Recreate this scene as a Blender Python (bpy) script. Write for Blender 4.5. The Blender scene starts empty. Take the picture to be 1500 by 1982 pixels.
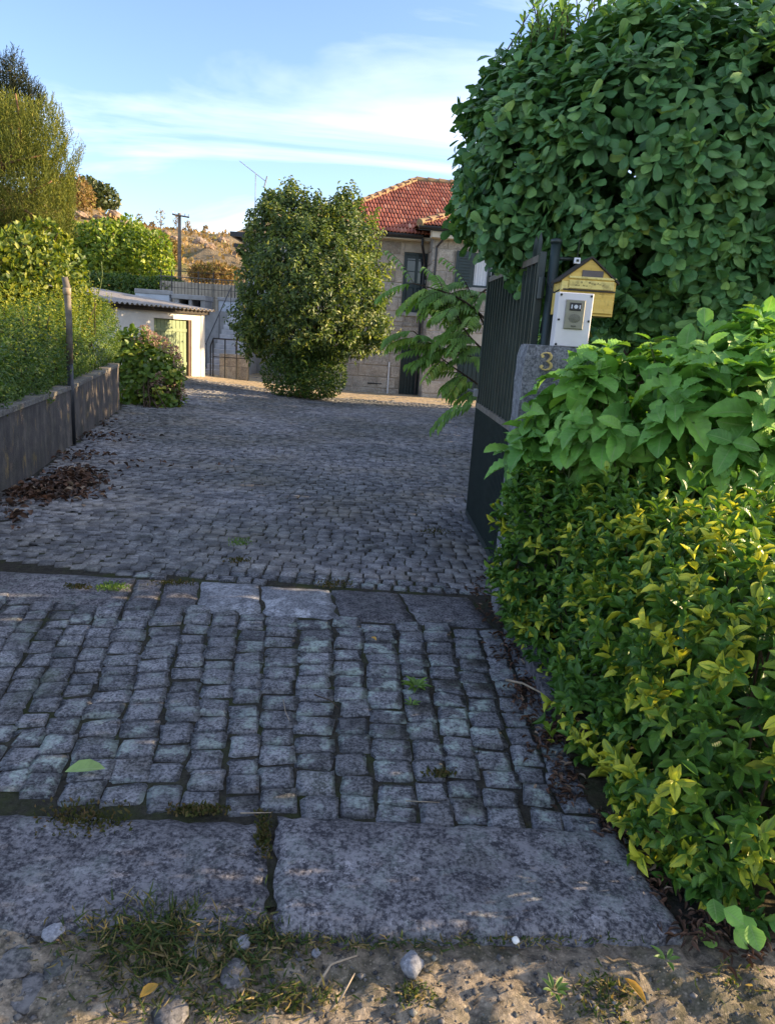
import bpy, math, random
import numpy as np
from mathutils import Vector, Matrix

random.seed(7)
RNG = np.random.default_rng(7)
scene = bpy.context.scene
COL = scene.collection
rad = math.radians

# ------------------------------------------------------------------ camera, sky, sun, exposure
FOC, PITCH, ROLL, CAMZ = 1400.0, rad(13.9), rad(3.8), 1.5
_F = np.array([0, math.cos(PITCH), -math.sin(PITCH)])
_U0 = np.array([0, math.sin(PITCH), math.cos(PITCH)])
_R0 = np.array([1.0, 0, 0])
_R = _R0 * math.cos(ROLL) + _U0 * math.sin(ROLL)
_U = _U0 * math.cos(ROLL) - _R0 * math.sin(ROLL)
cam = bpy.data.cameras.new('camera')
cam.sensor_fit = 'HORIZONTAL'; cam.sensor_width = 36.0; cam.lens = FOC / 1500 * 36
cam.clip_start = 0.05; cam.clip_end = 3000
camo = bpy.data.objects.new('camera', cam); COL.objects.link(camo)
m = Matrix.Identity(4)
for i in range(3):
    m[i][0], m[i][1], m[i][2] = _R[i], _U[i], -_F[i]
m[0][3], m[1][3], m[2][3] = 0, 0, CAMZ
camo.matrix_world = m
scene.camera = camo

SUN_EL, SUN_ROT = rad(18.0), math.atan2(1.0, 0.16)
world = bpy.data.worlds.new('World'); scene.world = world; world.use_nodes = True
wn, wl = world.node_tree.nodes, world.node_tree.links
wn.clear()
w_out = wn.new('ShaderNodeOutputWorld'); w_bg = wn.new('ShaderNodeBackground')
sky = wn.new('ShaderNodeTexSky'); sky.sky_type = 'NISHITA'; sky.sun_disc = False
sky.sun_elevation = SUN_EL; sky.sun_rotation = SUN_ROT
sky.altitude = 100; sky.air_density = 1.0; sky.dust_density = 0.6; sky.ozone_density = 1.6
w_bg.inputs['Strength'].default_value = 0.125
tc = wn.new('ShaderNodeTexCoord'); sep = wn.new('ShaderNodeSeparateXYZ')
wl.new(tc.outputs['Generated'], sep.inputs[0])
def wmath(op, a, b):
    n = wn.new('ShaderNodeMath'); n.operation = op
    for k, v in enumerate((a, b)):
        if hasattr(v, 'links'): wl.new(v, n.inputs[k])
        else: n.inputs[k].default_value = v
    return n.outputs[0]
zz = wmath('ADD', wmath('MAXIMUM', sep.outputs['Z'], 0.0), 0.16)
comb = wn.new('ShaderNodeCombineXYZ')
wl.new(wmath('DIVIDE', sep.outputs['X'], zz), comb.inputs[0])
wl.new(wmath('DIVIDE', sep.outputs['Y'], zz), comb.inputs[1])
wmap = wn.new('ShaderNodeMapping'); wmap.inputs['Rotation'].default_value = (0, 0, rad(-24))
wmap.inputs['Scale'].default_value = (0.42, 1.25, 1); wmap.inputs['Location'].default_value = (3.3, 1.2, 0)
wl.new(comb.outputs[0], wmap.inputs[0])
wno = wn.new('ShaderNodeTexNoise'); wno.inputs['Scale'].default_value = 1.0; wno.inputs['Detail'].default_value = 7
wno.inputs['Roughness'].default_value = 0.55; wno.inputs['Distortion'].default_value = 0.6
wl.new(wmap.outputs[0], wno.inputs['Vector'])
wramp = wn.new('ShaderNodeValToRGB')
wramp.color_ramp.elements[0].position = 0.45; wramp.color_ramp.elements[0].color = (0, 0, 0, 1)
wramp.color_ramp.elements[1].position = 0.70; wramp.color_ramp.elements[1].color = (0.85, 0.85, 0.85, 1)
wl.new(wno.outputs['Fac'], wramp.inputs[0])
wmix = wn.new('ShaderNodeMix'); wmix.data_type = 'RGBA'
wtint = wn.new('ShaderNodeMix'); wtint.data_type = 'RGBA'; wtint.blend_type = 'MULTIPLY'; wtint.inputs[0].default_value = 1.0
wtint.inputs[7].default_value = (0.88, 0.89, 1.04, 1)
wl.new(sky.outputs[0], wtint.inputs[6])
wl.new(wramp.outputs[0], wmix.inputs[0]); wl.new(wtint.outputs[2], wmix.inputs[6])
wmix.inputs[7].default_value = (5.6, 5.75, 6.1, 1)
wl.new(wmix.outputs[2], w_bg.inputs['Color']); wl.new(w_bg.outputs[0], w_out.inputs[0])

sun = bpy.data.lights.new('sun', 'SUN'); sun.energy = 5.0; sun.angle = rad(0.55); sun.color = (1.0, 0.74, 0.44)
suno = bpy.data.objects.new('sun', sun); COL.objects.link(suno)
SUNV = Vector((math.sin(SUN_ROT) * math.cos(SUN_EL), math.cos(SUN_ROT) * math.cos(SUN_EL), math.sin(SUN_EL)))
suno.rotation_euler = SUNV.to_track_quat('Z', 'Y').to_euler()
scene.view_settings.view_transform = 'Standard'; scene.view_settings.look = 'None'
scene.view_settings.exposure = 1.50; scene.view_settings.gamma = 1.0
scene.view_settings.use_curve_mapping = False

# ------------------------------------------------------------------ geometry helpers
def ray(px, py):
    return _F + _R * (px - 750) / FOC + _U * (991 - py) / FOC
C0 = np.array([0, 0, CAMZ])
def at(px, py, Y):
    d = ray(px, py); return C0 + d * (Y / d[1])
def gz(x, y):
    """height of the yard: falls gently away from the road, less so on the left"""
    f = np.clip(1 + 0.14 * (np.minimum(x, -1.5) + 1.5), 0.3, 1)
    return -0.025 * np.maximum(np.minimum(y, 40) - 4, 0) * f
def g(px, py):
    d = ray(px, py); z = 0.0
    for _ in range(30):
        t = (z - CAMZ) / d[2]; p = C0 + d * t
        z = 0.6 * z + 0.4 * float(gz(p[0], p[1]))
    return p
def mpp(Y): return Y / FOC / 0.985          # metres per photo pixel at depth Y, roughly

def norm(a):
    a = np.asarray(a, float)
    return a / np.maximum(np.linalg.norm(a, axis=-1, keepdims=True), 1e-9)

def link(name, me, mat=None, parent=None, kind=None, loc=None):
    o = bpy.data.objects.new(name, me); COL.objects.link(o)
    if me is not None and mat is not None and not me.materials: me.materials.append(mat)
    if parent is not None: o.parent = parent
    if kind: o['kind'] = kind
    if loc is not None: o.location = loc
    return o
def tag(o, label, cat=None, group=None, kind=None):
    o['label'] = label
    if cat: o['category'] = cat
    if group: o['group'] = group
    if kind: o['kind'] = kind
    return o
def empty(name, loc=(0, 0, 0), label=None, cat=None, group=None, rz=0.0):
    o = bpy.data.objects.new(name, None); COL.objects.link(o); o.location = loc; o.rotation_euler = (0, 0, rz)
    o.empty_display_size = 0.2
    if label: tag(o, label, cat, group)
    return o

class MB:
    """collects boxes, tubes and grids into one mesh"""
    def __init__(s, origin=(0, 0, 0)):
        s.v, s.f, s.o = [], [], np.array(origin, float)
    def add(s, vs, fs):
        b = len(s.v); s.v += [tuple(np.asarray(v, float) - s.o) for v in vs]; s.f += [tuple(i + b for i in f) for f in fs]; return s
    def box(s, c, size, rz=0.0, M=None):
        c = np.asarray(c, float); h = np.asarray(size, float) / 2; R = np.array([[math.cos(rz), -math.sin(rz), 0], [math.sin(rz), math.cos(rz), 0], [0, 0, 1]])
        if M is not None: R = np.asarray(M)
        vs = [c + R @ (h * np.array([a, b, d])) for a in (-1, 1) for b in (-1, 1) for d in (-1, 1)]
        return s.add(vs, [(0, 1, 3, 2), (4, 6, 7, 5), (0, 4, 5, 1), (2, 3, 7, 6), (0, 2, 6, 4), (1, 5, 7, 3)])
    def bx(s, x0, x1, y0, y1, z0, z1):
        return s.box(((x0 + x1) / 2, (y0 + y1) / 2, (z0 + z1) / 2), (abs(x1 - x0), abs(y1 - y0), abs(z1 - z0)))
    def cbox(s, x0, x1, y0, y1, z0, z1, b=0.01):
        """box with its four front (-y) edges chamfered"""
        vs = [(x0, y1, z0), (x1, y1, z0), (x1, y1, z1), (x0, y1, z1), (x0, y0 + b, z0), (x1, y0 + b, z0), (x1, y0 + b, z1), (x0, y0 + b, z1),
              (x0 + b, y0, z0 + b), (x1 - b, y0, z0 + b), (x1 - b, y0, z1 - b), (x0 + b, y0, z1 - b)]
        return s.add(vs, [(0, 3, 2, 1), (0, 1, 5, 4), (1, 2, 6, 5), (2, 3, 7, 6), (3, 0, 4, 7), (4, 5, 9, 8), (5, 6, 10, 9), (6, 7, 11, 10), (7, 4, 8, 11), (8, 9, 10, 11)])
    def tube(s, pts, r, n=8, cap=True):
        pts = [np.asarray(p, float) for p in pts]; k = len(pts)
        rr = [r] * k if np.isscalar(r) else list(r)
        vs, fs = [], []; ref = None
        for i, p in enumerate(pts):
            t = norm(pts[min(i + 1, k - 1)] - pts[max(i - 1, 0)])
            if ref is None:
                ref = np.array([0, 0, 1.0]) if abs(t[2]) < 0.9 else np.array([1.0, 0, 0])
            u = norm(np.cross(t, ref)); w = np.cross(u, t); ref = w
            for j in range(n):
                a = 2 * math.pi * j / n
                vs.append(p + rr[i] * (u * math.cos(a) + w * math.sin(a)))
        for i in range(k - 1):
            for j in range(n):
                a, b = i * n + j, i * n + (j + 1) % n
                fs.append((a, b, b + n, a + n))
        if cap:
            fs.append(tuple(range(n - 1, -1, -1))); fs.append(tuple((k - 1) * n + j for j in range(n)))
        return s.add(vs, fs)
    def mesh(s, name, smooth=False):
        me = bpy.data.meshes.new(name); me.from_pydata(s.v, [], s.f); me.update()
        if smooth: me.polygons.foreach_set('use_smooth', [True] * len(me.polygons))
        return me
    def build(s, name, mat, parent=None, kind=None, smooth=False, loc=None):
        return link(name, s.mesh(name, smooth), mat, parent, kind, loc if loc is not None else (s.o if np.any(s.o) and parent is None else None))

def fast_mesh(name, V, T, attrs=None, smooth=False):
    """V (n,3), T (m,3 or 4) numpy -> mesh; attrs: name -> (type, array) on points"""
    me = bpy.data.meshes.new(name); k = T.shape[1]
    me.vertices.add(len(V)); me.vertices.foreach_set('co', np.ascontiguousarray(V, np.float32).ravel())
    me.loops.add(T.size); me.loops.foreach_set('vertex_index', np.ascontiguousarray(T, np.int32).ravel())
    me.polygons.add(len(T)); me.polygons.foreach_set('loop_start', np.arange(0, T.size, k, dtype=np.int32))
    if smooth: me.polygons.foreach_set('use_smooth', np.ones(len(T), bool))
    for nm, (ty, arr) in (attrs or {}).items():
        a = me.attributes.new(nm, ty, 'POINT')
        a.data.foreach_set('value' if ty == 'FLOAT' else 'vector', np.ascontiguousarray(arr, np.float32).ravel())
    me.update(calc_edges=True); me.validate()
    return me

def vnoise(p, s=1.0, seed=0):
    """cheap smooth pseudo noise in about [-1, 1]"""
    p = np.asarray(p, float) * s; x, y, z = p[..., 0], p[..., 1], p[..., 2]
    return (np.sin(1.7 * x + 2.3 * y + 0.9 * z + seed) + np.sin(-2.9 * x + 1.3 * y + 3.1 * z + 2.1 * seed + 1) + np.sin(3.7 * x + 4.1 * y - 2.2 * z + 0.7 * seed + 2)
            + 0.6 * np.sin(7.3 * x - 5.9 * y + 6.1 * z + seed * 1.3)) / 3.6

# ------------------------------------------------------------------ materials
class NT:
    def __init__(s, name):
        s.m = bpy.data.materials.new(name); s.m.use_nodes = True
        s.n, s.l = s.m.node_tree.nodes, s.m.node_tree.links; s.n.clear()
        s.out = s.n.new('ShaderNodeOutputMaterial')
    def node(s, t, **kw):
        n = s.n.new(t)
        for k, v in kw.items(): setattr(n, k, v)
        return n
    def set(s, sock, v):
        if hasattr(v, 'links') and hasattr(v, 'is_output'): s.l.new(v, sock)
        else: sock.default_value = v
    def math(s, op, a, b=0.0, c=None):
        n = s.node('ShaderNodeMath', operation=op); s.set(n.inputs[0], a); s.set(n.inputs[1], b)
        if c is not None: s.set(n.inputs[2], c)
        return n.outputs[0]
    def noise(s, scale, detail=4, rough=0.55, vec=None, dist=0.0):
        n = s.node('ShaderNodeTexNoise'); n.inputs['Scale'].default_value = scale; n.inputs['Detail'].default_value = detail
        n.inputs['Roughness'].default_value = rough; n.inputs['Distortion'].default_value = dist
        if vec is not None: s.l.new(vec, n.inputs['Vector'])
        return n.outputs['Fac']
    def voro(s, scale, vec=None, out='Distance', rnd=1.0):
        n = s.node('ShaderNodeTexVoronoi'); n.inputs['Scale'].default_value = scale; n.inputs['Randomness'].default_value = rnd
        if vec is not None: s.l.new(vec, n.inputs['Vector'])
        return n.outputs[out]
    def pos(s): return s.node('ShaderNodeNewGeometry').outputs['Position']
    def objco(s): return s.node('ShaderNodeTexCoord').outputs['Object']
    def scalev(s, vec, sc):
        n = s.node('ShaderNodeMapping'); s.l.new(vec, n.inputs[0]); n.inputs['Scale'].default_value = sc; return n.outputs[0]
    def ramp(s, fac, stops, mode='LINEAR'):
        n = s.node('ShaderNodeValToRGB'); r = n.color_ramp; r.interpolation = mode
        while len(r.elements) < len(stops): r.elements.new(0.5)
        for e, (p, c) in zip(r.elements, stops):
            e.position = p; e.color = (*c, 1) if not np.isscalar(c) else (c, c, c, 1)
        s.set(n.inputs[0], fac); return n.outputs[0]
    def mix(s, fac, a, b, mode='MIX'):
        n = s.node('ShaderNodeMix', data_type='RGBA', blend_type=mode); s.set(n.inputs[0], fac)
        for k, v in ((6, a), (7, b)): s.set(n.inputs[k], (*v, 1) if isinstance(v, tuple) and len(v) == 3 else v)
        return n.outputs[2]
    def bump(s, h, strength=0.5, dist=0.01):
        n = s.node('ShaderNodeBump'); n.inputs['Strength'].default_value = strength; n.inputs['Distance'].default_value = dist
        s.l.new(h, n.inputs['Height']); return n.outputs[0]
    def bsdf(s, col, rough=0.7, bump=None, metal=0.0, spec=0.5, **kw):
        n = s.node('ShaderNodeBsdfPrincipled')
        s.set(n.inputs['Base Color'], (*col, 1) if isinstance(col, tuple) and len(col) == 3 else col)
        s.set(n.inputs['Roughness'], rough); n.inputs['Metallic'].default_value = metal; n.inputs['Specular IOR Level'].default_value = spec
        if bump is not None: s.l.new(bump, n.inputs['Normal'])
        for k, v in kw.items(): s.set(n.inputs[k], v)
        return n.outputs[0]
    def done(s, sh): s.l.new(sh, s.out.inputs[0]); return s.m

def plain(name, col, rough=0.6, metal=0.0, var=0.18, scale=9.0, bump=0.15, spec=0.4, dirt=None, dirt_amt=0.4):
    t = NT(name); p = t.pos(); a = t.noise(scale, 5, 0.6, p)
    c = t.mix(t.ramp(a, [(0.3, 0.0), (0.7, 1.0)]), tuple(x * (1 - var) for x in col), tuple(min(1, x * (1 + var)) for x in col))
    if dirt:
        c = t.mix(t.math('MULTIPLY', t.ramp(t.noise(scale * 0.33, 6, 0.65, p), [(0.45, 0.0), (0.7, 1.0)]), dirt_amt), c, dirt)
    return t.done(t.bsdf(c, rough, t.bump(t.noise(scale * 8, 3, 0.6, p), bump, 0.01), metal, spec))

def granite(name, dark, light, grain=110.0, lichen=None, lich_amt=0.0, moss=0.0, rnd=0.25, warm=None, bump=0.6, bdist=0.006, spots=0.5):
    t = NT(name); p = t.pos()
    n1 = t.noise(grain, 2, 0.7, p); n2 = t.noise(grain * 0.22, 5, 0.7, p); n3 = t.noise(2.2, 4, 0.6, p)
    f = t.math('ADD', t.math('MULTIPLY', n1, 0.55), t.math('MULTIPLY', n2, 0.45))
    c = t.mix(t.ramp(f, [(0.42, 0.0), (0.58, 1.0)]), dark, light)
    sp = t.ramp(t.noise(grain * 0.45, 3, 0.75, p), [(0.60, 0.0), (0.67, 1.0)])
    c = t.mix(t.math('MULTIPLY', sp, spots), c, tuple(min(1, x * 1.75) for x in light))
    c = t.mix(t.ramp(n3, [(0.35, 0.45), (0.65, 0.0)]), c, tuple(x * 0.55 for x in dark))
    if warm: c = t.mix(t.ramp(t.noise(1.1, 5, 0.6, p), [(0.45, 0.0), (0.68, 0.7)]), c, warm)
    oi = t.node('ShaderNodeObjectInfo').outputs['Random']
    c = t.mix(1.0, c, t.ramp(oi, [(0.0, 1 - rnd), (1.0, 1 + rnd * 0.6)]), 'MULTIPLY')
    if lichen:
        lm = t.math('MULTIPLY', t.ramp(t.noise(7.5, 6, 0.68, p), [(0.52, 0.0), (0.60, 1.0)]), t.ramp(t.noise(70, 3, 0.6, p), [(0.36, 0.15), (0.56, 1.0)]))
        lz = t.ramp(t.noise(0.55, 2, 0.5, p), [(0.38, 0.15), (0.6, 1.0)])
        c = t.mix(t.math('MULTIPLY', t.math('MULTIPLY', lm, lz), lich_amt), c, lichen)
    if moss:
        mm = t.ramp(t.noise(3.1, 6, 0.7, p), [(0.56, 0.0), (0.68, 1.0)])
        c = t.mix(t.math('MULTIPLY', mm, moss), c, (0.045, 0.06, 0.02))
    h = t.math('ADD', t.math('MULTIPLY', n1, 0.4), t.math('MULTIPLY', n2, 0.9))
    return t.done(t.bsdf(c, 0.85, t.bump(h, bump, bdist), spec=0.25))

def leaf_mat(name, stops, vein=(0.16, 0.24, 0.06), veinw=0.05, veinamt=0.5, rough=0.42, trans=0.28, margin=None, mw=0.75, spec=0.45, side=0.35, tint=(1.25, 1.2, 0.5)):
    """colour by the leaf's own random value, midrib and side veins by its own coordinates; thin and translucent"""
    t = NT(name)
    r = t.node('ShaderNodeAttribute', attribute_name='rnd').outputs['Fac']
    sx = t.node('ShaderNodeSeparateXYZ'); t.l.new(t.node('ShaderNodeAttribute', attribute_name='luv').outputs['Vector'], sx.inputs[0])
    u, v = t.math('ABSOLUTE', sx.outputs[0]), sx.outputs[1]
    c = t.ramp(r, stops)
    c = t.mix(1.0, c, t.ramp(t.noise(14, 3, 0.6, t.pos()), [(0.3, 0.72), (0.7, 1.22)]), 'MULTIPLY')
    if margin is not None:
        mcol, lo = margin
        mm = t.math('MULTIPLY', t.ramp(t.math('ADD', t.math('ADD', t.math('MULTIPLY', u, 0.40), t.math('MULTIPLY', v, 0.70)), t.math('MULTIPLY', t.noise(60, 2, 0.5, t.pos()), 0.45)), [(mw, 0.0), (mw + 0.14, 1.0)]), t.ramp(r, [(lo, 0.0), (min(0.99, lo + 0.15), 1.0)]))
        c = t.mix(mm, c, mcol)
    rib = t.ramp(u, [(veinw, veinamt), (veinw + 0.05, 0.0)])
    c = t.mix(rib, c, vein)
    sv = t.math('FRACT', t.math('MULTIPLY', t.math('SUBTRACT', v, t.math('MULTIPLY', u, 0.22)), 8.0))
    c = t.mix(t.math('MULTIPLY', t.ramp(sv, [(0.0, 1.0), (0.16, 0.0)]), side * 0.5), c, vein)
    bm = t.bump(t.math('SUBTRACT', 1.0, t.ramp(sv, [(0.0, 1.0), (0.4, 0.0)])), 0.35, 0.004)
    a = t.bsdf(c, rough, bm, spec=spec)
    tr = t.node('ShaderNodeBsdfTranslucent'); t.l.new(t.mix(1.0, c, tint, 'MULTIPLY'), tr.inputs['Color'])
    ms = t.node('ShaderNodeMixShader'); ms.inputs[0].default_value = trans
    t.l.new(a, ms.inputs[1]); t.l.new(tr.outputs[0], ms.inputs[2])
    return t.done(ms.outputs[0])

M = {}
M['sett'] = granite('sett_granite', (0.055, 0.057, 0.065), (0.262, 0.264, 0.28), 95, (0.33, 0.40, 0.36), 0.95, 0.35, 0.3)
M['sett_far'] = granite('yard_sett_granite', (0.125, 0.126, 0.138), (0.31, 0.312, 0.33), 70, None, 0, 0.25, 0.2, (0.2, 0.18, 0.15))
_t = M['sett_far'].node_tree; _b = next(x for x in _t.nodes if x.type == 'BSDF_PRINCIPLED'); _src = _b.inputs['Base Color'].links[0].from_socket
def stain(scale, lo, hi, c0, c1, detail=2):
    global _src
    no = _t.nodes.new('ShaderNodeTexNoise'); no.inputs['Scale'].default_value = scale; no.inputs['Detail'].default_value = detail; ge = _t.nodes.new('ShaderNodeNewGeometry'); _t.links.new(ge.outputs['Position'], no.inputs['Vector'])
    ra = _t.nodes.new('ShaderNodeValToRGB'); ra.color_ramp.elements[0].position = lo; ra.color_ramp.elements[1].position = hi; ra.color_ramp.elements[0].color = (*c0, 1); ra.color_ramp.elements[1].color = (*c1, 1); _t.links.new(no.outputs['Fac'], ra.inputs[0])
    mx = _t.nodes.new('ShaderNodeMix'); mx.data_type = 'RGBA'; mx.blend_type = 'MULTIPLY'; mx.inputs[0].default_value = 1.0; _t.links.new(_src, mx.inputs[6]); _t.links.new(ra.outputs[0], mx.inputs[7]); _src = mx.outputs[2]; _t.links.new(_src, _b.inputs['Base Color'])
stain(8.5, .36, .64, (.66, .66, .68), (1.28, 1.27, 1.25), 0)          # stone to stone
stain(0.42, .38, .62, (.74, .76, .72), (1.2, 1.18, 1.16), 5)          # old stains and worn tracks
M['slab'] = granite('slab_granite', (0.035, 0.035, 0.043), (0.215, 0.208, 0.22), 80, (0.30, 0.34, 0.32), 0.4, 0.2, 0.12, None, 0.9, 0.008, 0.6)
M['slab_white'] = granite('slab_worn_granite', (0.11, 0.115, 0.13), (0.34, 0.35, 0.38), 80, (0.6, 0.62, 0.66), 1.0, 0.2, 0.1)
M['verge_stone'] = granite('verge_stone', (0.06, 0.06, 0.062), (0.19, 0.18, 0.175), 60, (0.28, 0.3, 0.24), 0.5, 0.2, 0.2)
def soil_mat(name, a, b, mossc, mossamt, sc=30):
    t = NT(name); p = t.pos()
    c = t.mix(t.ramp(t.noise(sc, 6, 0.7, p), [(0.35, 0.0), (0.65, 1.0)]), a, b)
    c = t.mix(t.math('MULTIPLY', t.ramp(t.noise(3.3, 6, 0.7, p), [(0.48, 0.0), (0.62, 1.0)]), mossamt), c, mossc)
    c = t.mix(t.math('MULTIPLY', t.ramp(t.voro(sc * 2.5, p), [(0.12, 1.0), (0.3, 0.0)]), 0.25), c, tuple(x * 1.9 for x in b))
    h = t.math('ADD', t.noise(sc * 2, 6, 0.75, p), t.math('MULTIPLY', t.noise(sc * 0.4, 3, 0.6, p), 1.5))
    return t.done(t.bsdf(c, 0.95, t.bump(h, 0.8, 0.02), spec=0.1))
M['joint'] = soil_mat('joint_soil', (0.024, 0.023, 0.02), (0.065, 0.06, 0.048), (0.045, 0.058, 0.018), 0.75, 45)
M['verge'] = soil_mat('verge_earth', (0.085, 0.075, 0.062), (0.42, 0.35, 0.265), (0.065, 0.068, 0.035), 0.7, 30)
M['field'] = soil_mat('field_grass', (0.10, 0.09, 0.04), (0.2, 0.17, 0.08), (0.07, 0.09, 0.03), 0.7, 3)
M['bed'] = soil_mat('bed_soil', (0.03, 0.025, 0.018), (0.08, 0.065, 0.045), (0.04, 0.05, 0.02), 0.5, 20)

def wallmat():
    t = NT('stained_render'); p = t.pos()
    st = t.math('ADD', t.math('MULTIPLY', t.noise(1.0, 6, 0.7, t.scalev(p, (7, 7, 0.7))), 0.5), t.math('MULTIPLY', t.noise(4.5, 7, 0.72, p), 0.5))
    c = t.ramp(st, [(0.3, (0.045, 0.043, 0.045)), (0.5, (0.115, 0.102, 0.092)), (0.68, (0.24, 0.205, 0.165))])
    c = t.mix(t.math('MULTIPLY', t.ramp(t.noise(5, 6, 0.7, t.scalev(p, (1, 1, 0.5))), [(0.57, 0.0), (0.66, 1.0)]), 0.75), c, (0.36, 0.25, 0.10))
    c = t.mix(t.math('MULTIPLY', t.ramp(t.noise(2.4, 5, 0.6, p), [(0.5, 0.0), (0.7, 1.0)]), 0.5), c, (0.05, 0.055, 0.04))
    return t.done(t.bsdf(c, 0.9, t.bump(t.noise(40, 5, 0.7, p), 0.6, 0.012), spec=0.15))
M['garden_wall'] = wallmat()
M['coping'] = granite('wall_coping', (0.12, 0.11, 0.1), (0.3, 0.28, 0.25), 60, (0.34, 0.3, 0.14), 0.6, 0.5, 0.1)
M['iron'] = plain('green_iron_paint', (0.022, 0.036, 0.034), 0.42, 0.0, 0.25, 7, 0.08, 0.5, (0.06, 0.07, 0.06), 0.25)
M['black_iron'] = plain('black_iron', (0.018, 0.02, 0.024), 0.45, 0.0, 0.2, 10, 0.05, 0.5)
M['grey_metal'] = plain('weathered_grey_post', (0.16, 0.14, 0.115), 0.7, 0.0, 0.3, 14, 0.2, 0.3, (0.10, 0.07, 0.04), 0.5)
M['wood_pole'] = plain('pole_wood', (0.17, 0.135, 0.10), 0.85, 0, 0.25, 6, 0.3, 0.2)
M['yellow_wood'] = None
def woodmat(name, a, b, stretch=(3, 3, 40)):
    t = NT(name); p = t.pos(); n = t.noise(1.0, 5, 0.6, t.scalev(p, stretch))
    c = t.mix(t.ramp(n, [(0.3, 0.0), (0.7, 1.0)]), a, b)
    c = t.mix(t.math('MULTIPLY', t.ramp(t.noise(16, 6, 0.7, p), [(0.52, 0.0), (0.68, 1.0)]), 0.55), c, (0.10, 0.07, 0.03))
    return t.done(t.bsdf(c, 0.55, t.bump(n, 0.3, 0.004), spec=0.3))
M['yellow_wood'] = woodmat('yellow_varnished_wood', (0.60, 0.40, 0.085), (0.74, 0.54, 0.15))
M['yellow_pale'] = woodmat('pale_yellow_wood', (0.62, 0.50, 0.15), (0.74, 0.62, 0.24))
M['dark_wood'] = plain('dark_wood', (0.035, 0.028, 0.022), 0.7)
M['brown_plate'] = plain('brown_plate', (0.10, 0.085, 0.085), 0.35, 0.3)
M['alu'] = plain('brushed_plate', (0.66, 0.63, 0.64), 0.42, 0.0, 0.04, 20, 0.03, 0.4, (0.5, 0.44, 0.42), 0.2)
M['bronze'] = plain('grey_bronze', (0.23, 0.22, 0.17), 0.4, 0.3, 0.08, 30, 0.05)
M['bronze_dark'] = plain('speaker_mesh', (0.15, 0.145, 0.11), 0.5, 0.3, 0.3, 400, 0.3)
M['black'] = plain('black_plastic', (0.012, 0.012, 0.014), 0.3, 0, 0.1)
M['lens'] = plain('camera_lens_white', (0.55, 0.56, 0.6), 0.15, 0, 0.05)
M['brass'] = plain('brass_number', (0.66, 0.50, 0.20), 0.35, 0.35, 0.15, 30, 0.1, 0.5, (0.2, 0.12, 0.04), 0.3)
M['white_paint'] = plain('white_limewash', (0.78, 0.76, 0.70), 0.8, 0, 0.05, 6, 0.2, 0.2, (0.5, 0.46, 0.36), 0.25)
M['shed_render'] = plain('shed_grey_render', (0.42, 0.42, 0.43), 0.9, 0, 0.15, 3, 0.3, 0.2, (0.25, 0.24, 0.22), 0.5)
M['green_door'] = plain('shed_green_paint', (0.21, 0.27, 0.155), 0.6, 0, 0.14, 8, 0.15, 0.3, (0.3, 0.38, 0.22), 0.4)
M['door_dark'] = plain('dark_green_joinery', (0.012, 0.03, 0.034), 0.45, 0, 0.2, 6, 0.1, 0.5)
M['door_brown'] = plain('door_frame_brown', (0.12, 0.075, 0.05), 0.7, 0, 0.2, 8, 0.1)
M['glass'] = plain('dark_glass', (0.02, 0.025, 0.035), 0.06, 0, 0.1, 4, 0.0, 0.8)
M['curtain'] = plain('lace_curtain', (0.62, 0.64, 0.68), 0.8, 0, 0.06, 12, 0.1, 0.2)
M['cement'] = plain('grey_cement', (0.34, 0.34, 0.34), 0.9, 0, 0.15, 4, 0.3, 0.2, (0.18, 0.17, 0.16), 0.5)
M['step'] = plain('cement_step', (0.50, 0.50, 0.51), 0.9, 0, 0.15, 5, 0.3, 0.2, (0.18, 0.18, 0.17), 0.4)
M['blue_wall'] = plain('pale_blue_wash', (0.50, 0.55, 0.62), 0.85, 0, 0.12, 3, 0.2, 0.2, (0.25, 0.26, 0.3), 0.5)
M['asbestos'] = plain('fibre_cement_roof', (0.34, 0.31, 0.28), 0.9, 0, 0.2, 5, 0.4, 0.2, (0.18, 0.16, 0.13), 0.6)
M['soffit'] = plain('cream_soffit', (0.58, 0.52, 0.42), 0.8, 0, 0.06, 3, 0.1, 0.2)
M['gutter'] = plain('dark_gutter', (0.02, 0.021, 0.026), 0.4, 0, 0.2, 5, 0.05, 0.5)
M['mortar'] = plain('pale_mortar', (0.40, 0.36, 0.31), 0.95, 0, 0.12, 6, 0.3, 0.1)
M['stone'] = granite('house_granite', (0.29, 0.262, 0.235), (0.54, 0.50, 0.445), 26, (0.45, 0.43, 0.38), 0.4, 0.0, 0.3, (0.30, 0.235, 0.17), 0.5, 0.02)
M['rock'] = granite('boulder_rock', (0.23, 0.165, 0.12), (0.42, 0.32, 0.235), 3.0, None, 0, 0.1, 0.25, (0.4, 0.25, 0.14), 0.8, 0.25)
def tilemat():
    t = NT('clay_tile'); p = t.pos()
    r = t.node('ShaderNodeAttribute', attribute_name='rnd').outputs['Fac']
    c = t.ramp(r, [(0.0, (0.21, 0.052, 0.03)), (0.5, (0.36, 0.10, 0.055)), (0.85, (0.47, 0.17, 0.095)), (1.0, (0.52, 0.26, 0.17))])
    c = t.mix(t.math('MULTIPLY', t.ramp(t.noise(1.3, 6, 0.7, p), [(0.5, 0.0), (0.66, 1.0)]), 0.5), c, (0.17, 0.095, 0.07))
    return t.done(t.bsdf(c, 0.6, t.bump(t.noise(30, 4, 0.6, p), 0.3, 0.01), spec=0.35))
M['tile'] = tilemat()
M['ridge'] = plain('lichen_ridge_tile', (0.27, 0.18, 0.10), 0.9, 0, 0.35, 3, 0.3, 0.2, (0.34, 0.28, 0.14), 0.6)
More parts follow.
